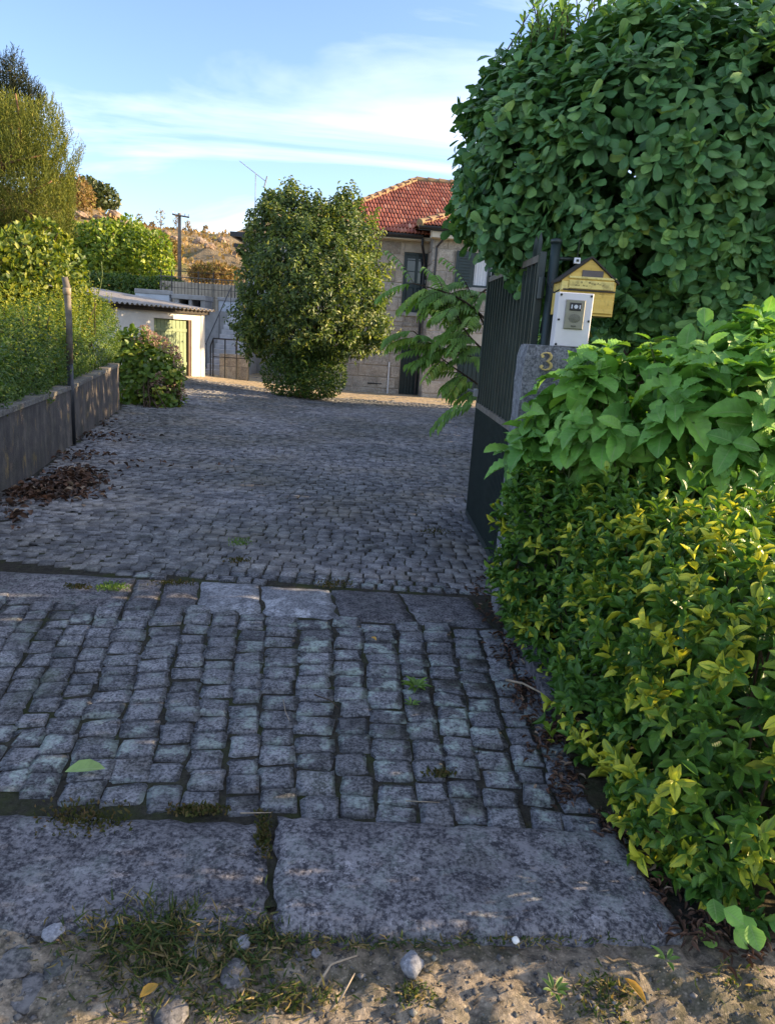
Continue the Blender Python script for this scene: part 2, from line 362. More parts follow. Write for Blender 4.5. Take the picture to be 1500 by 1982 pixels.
M['bark'] = plain('bark', (0.075, 0.055, 0.04), 0.95, 0, 0.35, 14, 0.6, 0.1)
M['bark_red'] = plain('heath_bark', (0.24, 0.14, 0.08), 0.95, 0, 0.3, 10, 0.6, 0.1)
M['green_stem'] = plain('green_stem', (0.12, 0.16, 0.05), 0.6, 0, 0.2, 20, 0.1)
M['moss'] = plain('moss', (0.055, 0.075, 0.018), 0.95, 0, 0.5, 30, 0.5, 0.1, (0.10, 0.075, 0.03), 0.5)
M['twig'] = plain('dry_twig', (0.30, 0.24, 0.17), 0.85, 0, 0.25, 30, 0.3)
M['pale_stone'] = granite('pale_pebble', (0.17, 0.175, 0.195), (0.32, 0.325, 0.35), 90, None, 0, 0, 0.1)
M['aerial'] = plain('aerial_metal', (0.32, 0.33, 0.35), 0.4, 0.6)
M['white_plastic'] = plain('white_plastic', (0.7, 0.72, 0.76), 0.4, 0, 0.05)

# leaf colours
M['lf_privet'] = leaf_mat('privet_leaf', [(0.0, (0.04, 0.095, 0.022)), (0.5, (0.085, 0.16, 0.028)), (0.85, (0.25, 0.31, 0.04)), (1.0, (0.50, 0.48, 0.055))], trans=0.34, side=0.0)
M['lf_euonymus'] = leaf_mat('euonymus_leaf', [(0.0, (0.032, 0.095, 0.020)), (0.4, (0.072, 0.18, 0.028)), (0.72, (0.15, 0.275, 0.038)), (0.86, (0.25, 0.35, 0.045)), (0.93, (0.50, 0.54, 0.045)), (1.0, (0.64, 0.64, 0.07))],
                            vein=(0.12, 0.18, 0.05), margin=((0.60, 0.60, 0.06), 0.78), mw=0.62, rough=0.36, trans=0.25, side=0.1, spec=0.3)
M['lf_hydrangea'] = leaf_mat('hydrangea_leaf', [(0.0, (0.09, 0.24, 0.045)), (0.6, (0.18, 0.40, 0.065)), (1.0, (0.30, 0.52, 0.09))], vein=(0.26, 0.38, 0.14), veinw=0.03, veinamt=0.6, rough=0.5, trans=0.3, side=0.55)
M['lf_pitto'] = leaf_mat('pittosporum_leaf', [(0.0, (0.050, 0.14, 0.050)), (0.5, (0.11, 0.255, 0.085)), (0.85, (0.21, 0.37, 0.105)), (0.96, (0.30, 0.42, 0.07)), (1.0, (0.32, 0.20, 0.03))], vein=(0.13, 0.22, 0.09), veinw=0.04, veinamt=0.5, rough=0.42, trans=0.25, side=0.25, spec=0.3)
M['lf_tree'] = leaf_mat('fruit_tree_leaf', [(0.0, (0.032, 0.065, 0.03)), (0.45, (0.075, 0.125, 0.042)), (0.75, (0.18, 0.25, 0.055)), (1.0, (0.40, 0.39, 0.10))], trans=0.36, side=0.0, rough=0.4)
M['lf_skirt'] = leaf_mat('basal_shoot_leaf', [(0.0, (0.035, 0.085, 0.02)), (0.6, (0.075, 0.145, 0.026)), (1.0, (0.20, 0.26, 0.04))], trans=0.32, side=0.0)
M['lf_laurel'] = leaf_mat('viburnum_leaf', [(0.0, (0.05, 0.10, 0.018)), (0.6, (0.14, 0.20, 0.025)), (1.0, (0.32, 0.34, 0.04))], trans=0.36, side=0.1)
M['lf_heath'] = leaf_mat('heath_foliage', [(0.0, (0.09, 0.12, 0.035)), (0.5, (0.19, 0.225, 0.055)), (0.85, (0.32, 0.32, 0.085)), (1.0, (0.42, 0.32, 0.12))], trans=0.3, side=0.0, veinamt=0.0, rough=0.8, spec=0.1)
M['lf_dark'] = leaf_mat('conifer_foliage', [(0.0, (0.03, 0.045, 0.03)), (0.7, (0.055, 0.07, 0.04)), (1.0, (0.14, 0.11, 0.05))], trans=0.15, side=0.0, veinamt=0.0, rough=0.8, spec=0.1)
M['lf_bright'] = leaf_mat('bright_shrub_leaf', [(0.0, (0.06, 0.12, 0.015)), (0.5, (0.17, 0.26, 0.025)), (1.0, (0.36, 0.42, 0.04))], trans=0.4, side=0.0)
M['lf_oak'] = leaf_mat('oak_leaf', [(0.0, (0.04, 0.06, 0.02)), (1.0, (0.11, 0.13, 0.04))], trans=0.25, side=0.0)
M['lf_tan'] = leaf_mat('dry_scrub', [(0.0, (0.20, 0.13, 0.06)), (0.5, (0.34, 0.23, 0.11)), (0.85, (0.26, 0.22, 0.07)), (1.0, (0.16, 0.17, 0.05))], trans=0.25, side=0.0, veinamt=0.0, rough=0.9, spec=0.05)
M['lf_wisteria'] = leaf_mat('wisteria_leaflet', [(0.0, (0.11, 0.24, 0.055)), (0.6, (0.24, 0.42, 0.08)), (0.93, (0.38, 0.50, 0.09)), (1.0, (0.38, 0.36, 0.05))], trans=0.35, side=0.0)
M['lf_bush'] = leaf_mat('small_hydrangea_leaf', [(0.0, (0.065, 0.14, 0.025)), (0.6, (0.15, 0.25, 0.035)), (1.0, (0.40, 0.40, 0.05))], trans=0.35, side=0.3)
M['flower'] = leaf_mat('faded_hydrangea_petal', [(0.0, (0.26, 0.16, 0.12)), (0.5, (0.42, 0.28, 0.22)), (1.0, (0.55, 0.44, 0.33))], trans=0.3, side=0.0, veinamt=0.0, rough=0.8, spec=0.1, tint=(1.1, 1, 0.9))
M['lf_brown'] = leaf_mat('dead_leaf', [(0.0, (0.03, 0.02, 0.015)), (0.5, (0.085, 0.045, 0.028)), (0.9, (0.16, 0.08, 0.045)), (1.0, (0.38, 0.29, 0.2))], trans=0.1, side=0.2, rough=0.75, vein=(0.16, 0.10, 0.06), tint=(1.1, 1, 0.8))
M['lf_fallen'] = leaf_mat('fallen_green_leaf', [(0.0, (0.22, 0.34, 0.10)), (1.0, (0.25, 0.36, 0.12))], trans=0.2, side=0.3, vein=(0.34, 0.45, 0.2))
M['lf_orange'] = leaf_mat('fallen_orange_leaf', [(0.0, (0.55, 0.30, 0.04)), (1.0, (0.6, 0.34, 0.05))], trans=0.3, side=0.1)
M['grass'] = leaf_mat('verge_grass_blade', [(0.0, (0.035, 0.065, 0.018)), (0.55, (0.07, 0.105, 0.028)), (0.75, (0.17, 0.14, 0.055)), (1.0, (0.36, 0.27, 0.13))], trans=0.35, side=0.0, veinamt=0.0, rough=0.6, spec=0.2)
M['lf_moss'] = leaf_mat('moss_leaf', [(0.0, (0.045, 0.06, 0.018)), (0.5, (0.085, 0.085, 0.03)), (1.0, (0.15, 0.10, 0.05))], trans=0.15, side=0.0, veinamt=0.0, rough=0.9, spec=0.05)
M['weed'] = leaf_mat('weed_leaf', [(0.0, (0.08, 0.17, 0.03)), (1.0, (0.17, 0.28, 0.05))], trans=0.3, side=0.0)

# ------------------------------------------------------------------ leaves
def leaf_t(prof, fold=0.25, droop=0.25, wav=0.0, cols=(-1, 0, 1)):
    """prof: list of (v, halfwidth) between base (0,0) and tip (1,0)"""
    V, UV, T = [(0, 0, 0)], [(0, 0)], []
    k = len(cols)
    for i, (v, w) in enumerate(prof):
        for c in cols:
            V.append((c * w, v, abs(c) * w * fold - droop * v * v + wav * (0.5 if (i % 2) else -0.5) * abs(c) * w)); UV.append((c, v))
    V.append((0, 1, -droop)); UV.append((0, 1))
    n = len(prof)
    for j in range(k - 1): T.append((0, 1 + j + 1, 1 + j))
    for i in range(n - 1):
        for j in range(k - 1):
            a = 1 + i * k + j
            T += [(a, a + 1, a + k + 1), (a, a + k + 1, a + k)]
    e = 1 + n * k
    for j in range(k - 1):
        a = 1 + (n - 1) * k + j; T.append((a, a + 1, e))
    return np.array(V, float), np.array(UV, float), np.array(T, int)
OVAL = leaf_t([(0.12, 0.2), (0.35, 0.46), (0.62, 0.48), (0.86, 0.26)], 0.3, 0.12)
OVAL2 = leaf_t([(0.12, 0.18), (0.35, 0.43), (0.62, 0.5), (0.86, 0.28)], 0.55, 0.28)
OBOV = leaf_t([(0.15, 0.12), (0.42, 0.36), (0.72, 0.5), (0.92, 0.33)], 0.18, 0.22)
OBOV2 = leaf_t([(0.15, 0.12), (0.42, 0.38), (0.72, 0.48), (0.92, 0.35)], -0.2, 0.35)
HYD = leaf_t([(0.08, 0.14), (0.2, 0.36), (0.34, 0.47), (0.38, 0.44), (0.5, 0.5), (0.54, 0.465), (0.66, 0.47), (0.7, 0.43), (0.8, 0.36), (0.84, 0.32), (0.93, 0.16)], 0.22, 0.30, 0.10, (-1, -0.5, 0, 0.5, 1))
HYD2 = leaf_t([(0.08, 0.14), (0.2, 0.35), (0.34, 0.48), (0.38, 0.45), (0.5, 0.5), (0.54, 0.46), (0.66, 0.47), (0.7, 0.43), (0.8, 0.35), (0.84, 0.31), (0.93, 0.15)], 0.40, 0.5, -0.12, (-1, -0.5, 0, 0.5, 1))
LANCE = leaf_t([(0.3, 0.45), (0.65, 0.4)], 0.3, 0.3)
SIMPLE = leaf_t([(0.45, 0.5)], 0.25, 0.15)
BLADE = leaf_t([(0.35, 0.5), (0.75, 0.35)], 0.3, 0.25, 0, (-1, 1))

def frames(Y, Z):
    Y = norm(Y); Z = norm(Z - (Z * Y).sum(-1, keepdims=True) * Y); return np.cross(Y, Z), Y, Z

def project(P):
    rel = np.asarray(P) - C0; dep = rel @ _F; return 750 + FOC * (rel @ _R) / dep, 991 - FOC * (rel @ _U) / dep

class Leaves:
    """arrays of single leaves: base point, direction, upper side, length, width, random value, and how far out they stand"""
    def __init__(s): s.d = []
    def add(s, P, Y, Z, L, W, rnd, outer=None):
        n = len(P); o = np.zeros(n) if outer is None else np.broadcast_to(outer, n)
        s.d.append((np.asarray(P), np.asarray(Y), np.asarray(Z), np.broadcast_to(L, n), np.broadcast_to(W, n), np.broadcast_to(rnd, n), o)); return s
    def cat(s): return [np.concatenate([q[i] for q in s.d]) for i in range(7)]

def leaf_mesh(name, T, P, Y, Z, L, W, rnd, origin, mat):
    V, UV, F = T; X, Y, Z = frames(Y, Z); n, k = len(P), len(V)
    loc = (V[None, :, 0:1] * (X * W[:, None])[:, None, :] + V[None, :, 1:2] * (Y * L[:, None])[:, None, :] + V[None, :, 2:3] * (Z * L[:, None])[:, None, :])
    co = (P[:, None, :] + loc - np.asarray(origin)).reshape(-1, 3)
    fc = (F[None] + (np.arange(n) * k)[:, None, None]).reshape(-1, 3)
    luv = np.zeros((n, k, 3)); luv[:, :, :2] = UV
    me = fast_mesh(name, co, fc, {'rnd': ('FLOAT', np.repeat(rnd, k)), 'luv': ('FLOAT_VECTOR', luv.reshape(-1, 3))}, True)
    me.materials.append(mat); return me

def plant_leaves(parent, origin, leaves, mat, temps, name='leaf', parts=0, nq=6):
    """the leaves that show largest become parts of their own, the rest one joined part"""
    P, Y, Z, L, W, rnd, out = leaves.cat() if isinstance(leaves, Leaves) else leaves
    n = len(P); ti = RNG.integers(0, len(temps), n)
    pick = np.zeros(n, bool)
    if parts:
        d = np.linalg.norm(P - C0, axis=1)
        rel = P - C0; dep = rel @ _F; u = 750 + FOC * (rel @ _R) / dep; v = 991 - FOC * (rel @ _U) / dep
        inside = (u > 10) & (u < 1490) & (v > 10) & (v < 1970)
        # nearest leaf in each small patch of the view shows; among those, the largest
        key = (np.floor(u / 9) * 4000 + np.floor(v / 9)).astype(np.int64)
        order = np.argsort(d); _, first = np.unique(key[order], return_index=True)
        front = np.zeros(n, bool); front[order[first]] = True
        face = np.abs((norm(Z) * norm(rel)).sum(1))
        sc = np.where(inside & front, np.sqrt(L * W) / d * (0.3 + face), -1)
        pick[np.argsort(-sc)[:parts]] = True
        meshes = {}
        lists = {}
        for i in np.nonzero(pick)[0]:
            q = min(nq - 1, int(rnd[i] * nq)); key = (int(ti[i]), q)
            lists.setdefault(key, []).append(i)
        for key, idx in lists.items():
            r = float(np.mean(rnd[idx])); V = temps[key[0]][0]
            z = np.zeros((1, 3))
            meshes[key] = leaf_mesh(name, temps[key[0]], z, np.array([[0, 1.0, 0]]), np.array([[0, 0, 1.0]]), np.ones(1), np.ones(1), np.array([r]), (0, 0, 0), mat)
            X_, Y_, Z_ = frames(Y[idx], Z[idx])
            for j, i in enumerate(idx):
                o = bpy.data.objects.new(name, meshes[key]); COL.objects.link(o); o.parent = parent
                o.matrix_local = Matrix(((X_[j, 0] * W[i], Y_[j, 0] * L[i], Z_[j, 0] * L[i], P[i, 0] - origin[0]), (X_[j, 1] * W[i], Y_[j, 1] * L[i], Z_[j, 1] * L[i], P[i, 1] - origin[1]),
                                         (X_[j, 2] * W[i], Y_[j, 2] * L[i], Z_[j, 2] * L[i], P[i, 2] - origin[2]), (0, 0, 0, 1)))
    rest = ~pick
    for k in range(len(temps)):
        mk = rest & (ti == k)
        if mk.sum() == 0: continue
        link(name if parts else 'foliage', leaf_mesh(name, temps[k], P[mk], Y[mk], Z[mk], L[mk], W[mk], rnd[mk], origin, mat), None, parent, 'stuff')

def perp(D):
    ref = np.where(np.abs(D[:, 2:3]) < 0.9, np.array([[0, 0, 1.0]]), np.array([[1.0, 0, 0]]))
    U = norm(np.cross(D, ref)); return U, np.cross(D, U)

def shoots(P, D, slen, nl, L, W, lv, open0=80, open1=25, pair=True, jit=0.2, droop=0.0, rnd0=0.0, rnd1=1.0, shoot_rnd=0.5, tipl=0.75, outer=None, rbias=1.0):
    """leafy shoots ending at P and pointing along D, nl leaves each, in crossed pairs or a spiral"""
    n = len(P); D = norm(D); U, V = perp(D); ph = RNG.random(n) * 6.28; sr = RNG.random(n)
    sl = np.broadcast_to(slen, n)
    for i in range(nl):
        if pair: t = (i // 2 + 0.5) / max(1, nl / 2); az = ph + (i % 2) * math.pi + (i // 2) * math.pi / 2
        else: t = (i + 0.5) / nl; az = ph + i * 2.4
        az = az + RNG.normal(0, jit, n); an = np.radians(open0 + (open1 - open0) * t) + RNG.normal(0, jit, n)
        rd = U * np.cos(az)[:, None] + V * np.sin(az)[:, None]
        Y = D * np.cos(an)[:, None] + rd * np.sin(an)[:, None]; Y[:, 2] -= droop * (1 - 0.5 * t)
        Z = D * np.sin(an)[:, None] - rd * np.cos(an)[:, None] + RNG.normal(0, 0.15, (n, 3))
        f = (1 - (1 - tipl) * t) * RNG.uniform(0.66, 1.16, n)
        r = np.clip(shoot_rnd * sr + (1 - shoot_rnd) * RNG.random(n), 0, 1) ** rbias
        lv.add(P - D * (sl * (1 - t))[:, None], Y, Z, L * f, W * f * RNG.uniform(0.9, 1.1, n), rnd0 + (rnd1 - rnd0) * r, outer)
    return lv

def blob(ells, n, e=1.0, lump=0.0, ls=2.0, seed=0, zmin=None):
    """points and outward directions on the outside of a union of (super)ellipsoids (cx,cy,cz,rx,ry,rz)"""
    E = np.asarray(ells, float); w = E[:, 3] * E[:, 4] + E[:, 4] * E[:, 5] + E[:, 3] * E[:, 5]; w = w / w.sum()
    Ps, Ns = [], []; got = 0
    for _ in range(12):
        k = RNG.choice(len(E), 2 * n, p=w); d = norm(RNG.normal(size=(2 * n, 3)))
        q = np.sign(d) * np.abs(d) ** e; q = q / np.maximum(1e-6, (np.abs(q) ** (2 / e)).sum(1, keepdims=True) ** (e / 2))
        p = E[k, :3] + q * E[k, 3:]; N = norm(np.sign(q) * np.abs(q) ** (2 / e - 1) / E[k, 3:])
        ok = np.ones(len(p), bool)
        for j in range(len(E)):
            ins = (np.abs((p - E[j, :3]) / E[j, 3:]) ** (2 / e)).sum(1) < 0.9
            ok &= ~(ins & (k != j))
        if zmin is not None: ok &= p[:, 2] > zmin
        Ps.append(p[ok]); Ns.append(N[ok]); got += ok.sum()
        if got >= n: break
    P, N = np.concatenate(Ps)[:n], np.concatenate(Ns)[:n]
    if lump: P = P + N * (vnoise(P, ls, seed) * lump)[:, None]
    return P, N

def fill(ells, n, lo=0.5, hi=0.95, zmin=None):
    """points inside the same volume"""
    E = np.asarray(ells, float); w = E[:, 3] * E[:, 4] * E[:, 5]; w = w / w.sum()
    k = RNG.choice(len(E), n, p=w); d = norm(RNG.normal(size=(n, 3))); r = RNG.uniform(lo, hi, n)
    p = E[k, :3] + d * E[k, 3:] * r[:, None]
    if zmin is not None: p = p[p[:, 2] > zmin]
    return p, norm(d[:len(p)])

def scatter(P, N, L, W, lv, up=0.3, rand=0.6, nz=0.7, droop=0.0, rnd0=0, rnd1=1, rbias=1.0):
    n = len(P); Y = norm(N * 0.5 + RNG.normal(0, rand, (n, 3)) + np.array([0, 0, up])); Y[:, 2] -= droop
    Z = N * nz + RNG.normal(0, 0.45, (n, 3)) + np.array([0, 0, 0.35])
    f = RNG.uniform(0.7, 1.2, n)
    lv.add(P, Y, Z, L * f, W * f, rnd0 + (rnd1 - rnd0) * RNG.random(n) ** rbias); return lv

def branches(parent, origin, paths, mat, name='branch', joined=None):
    """tapered limbs: each path (points, r0, r1) a mesh of its own, or all joined under the name given"""
    if joined:
        b = MB(origin)
        for pts, r0, r1 in paths: b.tube(pts, np.linspace(r0, r1, len(pts)), 5, False)
        return b.build(joined, mat, parent, 'stuff', True, (0, 0, 0))
    for pts, r0, r1 in paths:
        MB(origin).tube(pts, np.linspace(r0, r1, len(pts)), 8).build(name, mat, parent, None, True, (0, 0, 0))

def curve(a, b, n=6, bend=0.1, seed=None):
    a, b = np.asarray(a, float), np.asarray(b, float); L = np.linalg.norm(b - a)
    off = RNG.normal(0, bend * L, (2, 3)); t = np.linspace(0, 1, n)[:, None]
    return list(a + (b - a) * t + off[0] * np.sin(math.pi * t) + off[1] * 0.4 * np.sin(2 * math.pi * t))

# ------------------------------------------------------------------ the ground
def grid(name, xs, ys, zf, mat, kind='structure', smooth=True):
    X, Y = np.meshgrid(xs, ys); Z = zf(X, Y); V = np.stack([X, Y, Z], -1).reshape(-1, 3)
    nx, ny = len(xs), len(ys); i = np.arange(ny - 1)[:, None] * nx + np.arange(nx - 1)[None]
    T = np.stack([i, i + 1, i + 1 + nx, i + nx], -1).reshape(-1, 4)
    return link(name, fast_mesh(name, V, T, None, smooth), mat, None, kind)

far = [-2000, -600, -200, -100, -60]
gxs = np.array(far + list(np.arange(-40, 41, 1.0)) + [60, 100, 200, 600, 2000])
gys = np.array([-2000, -600, -200, -60, -20, -8, -4, -2, -1, 0, 0.5, 1.0, 1.3, 1.45, 1.55, 2] + list(np.arange(3, 42, 1.0)) + [60, 100, 200, 600, 2000])
tag(grid('ground', gxs, gys, lambda X, Y: gz(X, Y) - 0.075 - 0.05 * (Y < 1.5), M['field']), 'rough open ground around the house and road', None, None, 'structure')

# paved drive: bed of soil under the setts, stone setts and slabs are its parts
def wall_x(y):      # face of the left garden wall
    return np.interp(y, [3.0, WB[0][1], WB[1][1], WB[2][1], 18, 30], [WB[0][0] + 0.6, WB[0][0], WB[1][0], WB[2][0], WB[2][0] - 1.2, WB[2][0] - 4])
WB = [g(0, 965), g(145, 855), g(232, 790)]
dys = np.arange(1.62, 26.6, 0.5)
driveway = grid('driveway', np.linspace(-9, 7, 33), dys, lambda X, Y: gz(X, Y) - 0.010 - 0.004 * (Y < 1.6), M['joint'])
tag(driveway, 'grey granite sett driveway leading to the house', None, None, 'structure')

def sett_mesh(seed, n=4):
    r = np.random.default_rng(seed); t = np.array([-0.5, -0.36, 0.36, 0.5]); V = []
    for j in range(n):
        for i in range(n):
            rim = i in (0, n - 1) or j in (0, n - 1); cor = i in (0, n - 1) and j in (0, n - 1)
            x, y = t[i] + r.normal(0, 0.04), t[j] + r.normal(0, 0.04)
            if cor: x *= 0.95; y *= 0.95
            V.append((x, y, (-0.0045 if rim else 0) - (0.003 if cor else 0) + r.normal(0, 0.0026)))
    F = [(j * n + i, j * n + i + 1, (j + 1) * n + i + 1, (j + 1) * n + i) for j in range(n - 1) for i in range(n - 1)]
    ring = [i for i in range(n)] + [(j + 1) * n - 1 for j in range(1, n)] + [n * (n - 1) + i for i in range(n - 2, -1, -1)] + [j * n for j in range(n - 2, 0, -1)]
    b = len(V)
    for i in ring: V.append((V[i][0] * 1.05, V[i][1] * 1.05, -0.06))
    m_ = len(ring)
    for k in range(m_): F.append((ring[k], b + k, b + (k + 1) % m_, ring[(k + 1) % m_]))
    me = bpy.data.meshes.new('sett'); me.from_pydata(V, [], F); me.update()
    me.polygons.foreach_set('use_smooth', [True] * len(F)); me.materials.append(M['sett']); return me
SETTS = [sett_mesh(100 + i) for i in range(14)]

def rough_block(corners, ztop, thick, nx, ny, amp, mat, name, parent, seed=0, rim=0.012, label=None, irr=0.014):
    """slab of stone: top a lumpy grid between four corners (near-left, near-right, far-right, far-left), rounded rim, sides"""
    c = [np.asarray(q, float) for q in corners]; V = np.zeros((ny, nx, 3))
    for j in range(ny):
        for i in range(nx):
            a, b = i / (nx - 1), j / (ny - 1)
            p = (c[0] * (1 - a) + c[1] * a) * (1 - b) + (c[3] * (1 - a) + c[2] * a) * b
            e = min(i, nx - 1 - i, j, ny - 1 - j)
            q = np.array([p[0], p[1], 0.0]); k = vnoise(q, 9, seed)
            if e == 0: p = np.array([p[0] + irr * vnoise(q, 21, seed + 3), p[1] + irr * vnoise(q, 17, seed + 5)])
            V[j, i] = (p[0], p[1], ztop(p[0], p[1]) if callable(ztop) else ztop)
            V[j, i, 2] += amp * (0.6 * k + 0.4 * vnoise(q, 31, seed)) - (rim if e == 0 else rim * 0.25 if e == 1 else 0)
    V = V.reshape(-1, 3); F = [(j * nx + i, j * nx + i + 1, (j + 1) * nx + i + 1, (j + 1) * nx + i) for j in range(ny - 1) for i in range(nx - 1)]
    ring = list(range(nx)) + [(j + 1) * nx - 1 for j in range(1, ny)] + [nx * (ny - 1) + i for i in range(nx - 2, -1, -1)] + [j * nx for j in range(ny - 2, 0, -1)]
    Vl = [tuple(v) for v in V]; b = len(Vl)
    for i in ring: Vl.append((V[i, 0], V[i, 1], V[i, 2] - thick))
    for k in range(len(ring)): F.append((ring[k], b + k, b + (k + 1) % len(ring), ring[(k + 1) % len(ring)]))
    me = bpy.data.meshes.new(name); me.from_pydata(Vl, [], F); me.update(); me.polygons.foreach_set('use_smooth', [True] * len(F))
    o = link(name, me, mat, parent)
    if label: o['label'] = label
    return o

def put_sett(x, y, sx, sy, rz, z, tilt=0.02):
    o = bpy.data.objects.new('sett', random.choice(SETTS)); COL.objects.link(o); o.parent = driveway
    o.location = (x, y, z); o.rotation_euler = (random.gauss(0, tilt), random.gauss(0, tilt), rz + random.choice((0, math.pi))); o.scale = (sx, sy, 1)

def kdir(u): return float(np.interp(u, [-1.1, -0.95, -0.4, 0.1, 0.5, 0.9], [-0.25, -0.23, -0.17, -0.06, 0.0, 0.02]))
def in_view(p, mg=60):
    r = np.array([p[0], p[1], 0]) - C0; d = r @ _F; u = 750 + FOC * (r @ _R) / d; v = 991 - FOC * (r @ _U) / d
    return -mg < u < 1500 + mg and -mg < v < 1982 + mg
n_sett = 0; outside = []
u = -3.1
while u < 1.15:  # columns of setts
    du = random.uniform(0.112, 0.14); uc = u + du / 2; y = 1.99 + random.uniform(-0.03, 0.03)
    while y < 3.58:
        dy = random.uniform(0.105, 0.145)
        yc = y + dy / 2; k = kdir(uc); xs = 1 + (yc - 2) * (kdir(uc + 0.1) - kdir(uc - 0.1)) / 0.2
        x = uc + (yc - 2) * k
        if in_view((x, yc)) and x < 0.98:
            put_sett(x + random.gauss(0, 0.007), yc + random.gauss(0, 0.004), du * xs - 0.009, dy - 0.009, math.atan(-k) * 0.9 + random.gauss(0, 0.05), max(-.004, random.gauss(0, 0.004))); n_sett += 1
        elif x < 0.98 and x > -3.0: outside.append((x, yc, du * xs, dy))
        y += dy
    u += du
# threshold slabs between the gate posts
xs_t = [-2.95, -1.36, -1.19, -0.98, -0.63, -0.21, 0.2, 0.62]
def thy(x, far): return (3.62 if not far else 4.08) + 0.03 * x
for k in range(len(xs_t) - 1):
    a, b = xs_t[k] + 0.008, xs_t[k + 1] - 0.008
    white = k in (3, 4)
    sk = -0.10
    rough_block([(a, thy(a, 0)), (b, thy(b, 0)), (b + sk, thy(b, 1)), (a + sk, thy(a, 1))], 0.004 + random.gauss(0, 0.003), 0.05, 12 if b - a > 0.6 else 7, 8, 0.004, M['slab_white'] if white else M['slab'],
                'threshold_slab', driveway, 20 + k, label='pale worn threshold slab' if white else None)
# big slabs at the road edge
rough_block([(-0.215, 1.52), (0.86, 1.60), (0.80, 2.0), (-0.285, 1.965)], 0.022, 0.10, 40, 18, 0.006, M['slab'], 'edge_slab', driveway, 3, 0.016, 'large speckled granite edge slab')
rough_block([(-1.9, 1.46), (-0.235, 1.51), (-0.305, 1.945), (-2.0, 1.86)], 0.008, 0.10, 50, 18, 0.005, M['slab'], 'edge_slab', driveway, 9, 0.014)
rough_block([(0.82, 2.02), (1.3, 2.1), (1.25, 2.3), (0.83, 2.2)], 0.0, 0.10, 10, 8, 0.006, M['slab'], 'edge_slab', driveway, 12, 0.014)

# yard setts beyond the threshold: nearest ones as parts, the rest joined
VV, TT, cnt = [], [], 0
rngy = np.random.default_rng(5)
cand = []
v = 4.0
while v < 27:
    x = -9.0
    sz = 0.102 if v < 12 else 0.118
    off = rngy.uniform(0, sz)
    while x < 7:
        wdt = sz * rngy.uniform(0.88, 1.14)
        xc = x + off + wdt / 2; y = v + 0.09 * (xc + 0.4) ** 2 * math.exp(-((xc + 0.4) / 4.0) ** 2) * (1 if xc < -0.4 else 0.4) + 0.03 * math.sin(1.7 * xc + v)
        cand.append((xc, y, wdt, sz)); x += wdt
    v += sz
cand = np.array(cand)
lim = wall_x(cand[:, 1])
ok = (cand[:, 1] > 4.14 + 0.03 * cand[:, 0]) & (cand[:, 1] < 26.4) & (cand[:, 0] > lim + 0.03)
rr = np.stack([cand[:, 0], cand[:, 1], gz(cand[:, 0], cand[:, 1])], -1) - C0
dd = rr @ _F; uu = 750 + FOC * (rr @ _R) / dd
ok &= (uu > -260) & (uu < 1350)
cand = cand[ok]
cand = cand[np.argsort(cand[:, 1] + 0.15 * np.abs(cand[:, 0]))]
near = max(0, 300 - n_sett)
for (x, y, w_, d_) in cand[:near]: put_sett(x, y, w_ - 0.012, d_ - 0.012, rngy.normal(0, 0.06) + 0.18 * (x + 0.4) * -1 * (x < -0.4), float(gz(x, y)) + max(-.003, rngy.normal(0, 0.003)), 0.025)
c = np.concatenate([cand[near:], np.array(outside)]); n = len(c)
ang = rngy.normal(0, 0.06, n) + np.where(c[:, 0] < -0.4, -0.18 * (c[:, 0] + 0.4) * -1, 0) * -1
hw, hd = (c[:, 2] - 0.008) / 2, (c[:, 3] - 0.008) / 2
zb = gz(c[:, 0], c[:, 1]) + np.clip(rngy.normal(0, 0.0035, n), -.004, .01)
sgn = np.array([(-1, -1), (1, -1), (1, 1), (-1, 1)], float)
def ringv(s, z, jit):
    lx = sgn[None, :, 0] * hw[:, None] * s + rngy.normal(0, jit, (n, 4)); ly = sgn[None, :, 1] * hd[:, None] * s + rngy.normal(0, jit, (n, 4))
    ca, sa = np.cos(ang)[:, None], np.sin(ang)[:, None]
    return np.stack([c[:, 0:1] + lx * ca - ly * sa, c[:, 1:2] + lx * sa + ly * ca, np.broadcast_to(zb[:, None] + z, (n, 4)) + rngy.normal(0, 0.003, (n, 4))], -1)
V = np.concatenate([ringv(1.02, -0.045, 0.002), ringv(0.99, -0.005, 0.004), ringv(0.84, 0.0, 0.005)], 1).reshape(-1, 3)
q = []
for lo in (0, 4):
    for k in range(4): q.append((lo + k, lo + (k + 1) % 4, lo + 4 + (k + 1) % 4, lo + 4 + k))
q.append((8, 9, 10, 11)); q = np.array(q)
T = (q[None] + (np.arange(n) * 12)[:, None, None]).reshape(-1, 4)
link('sett', fast_mesh('sett', V, T, None, True), M['sett_far'], driveway, 'stuff')

# sandy strip by the house; pale tone and front edge paint the sunlit band
M['sunlit_sand'] = soil_mat('sunlit_sandy_earth', (0.30, 0.23, 0.15), (0.48, 0.38, 0.26), (0.16, 0.17, 0.06), 0.35, 12)
tag(grid('sunlit_sandy_strip', np.linspace(-7.2, 6.5, 60), np.linspace(20.8, 27.5, 28), lambda X, Y: gz(X, Y) + 0.006 + .01 * vnoise(np.stack([X, Y, X * 0], -1), 3, 1) - .05 * np.clip((21.3 + .35 * vnoise(np.stack([X, Y, X * 0], -1), 1.3, 2) - Y) / .3, 0, 1), M['sunlit_sand']), 'sandy earth strip along the house, paled to stand in for sunlight', None, None, 'structure')
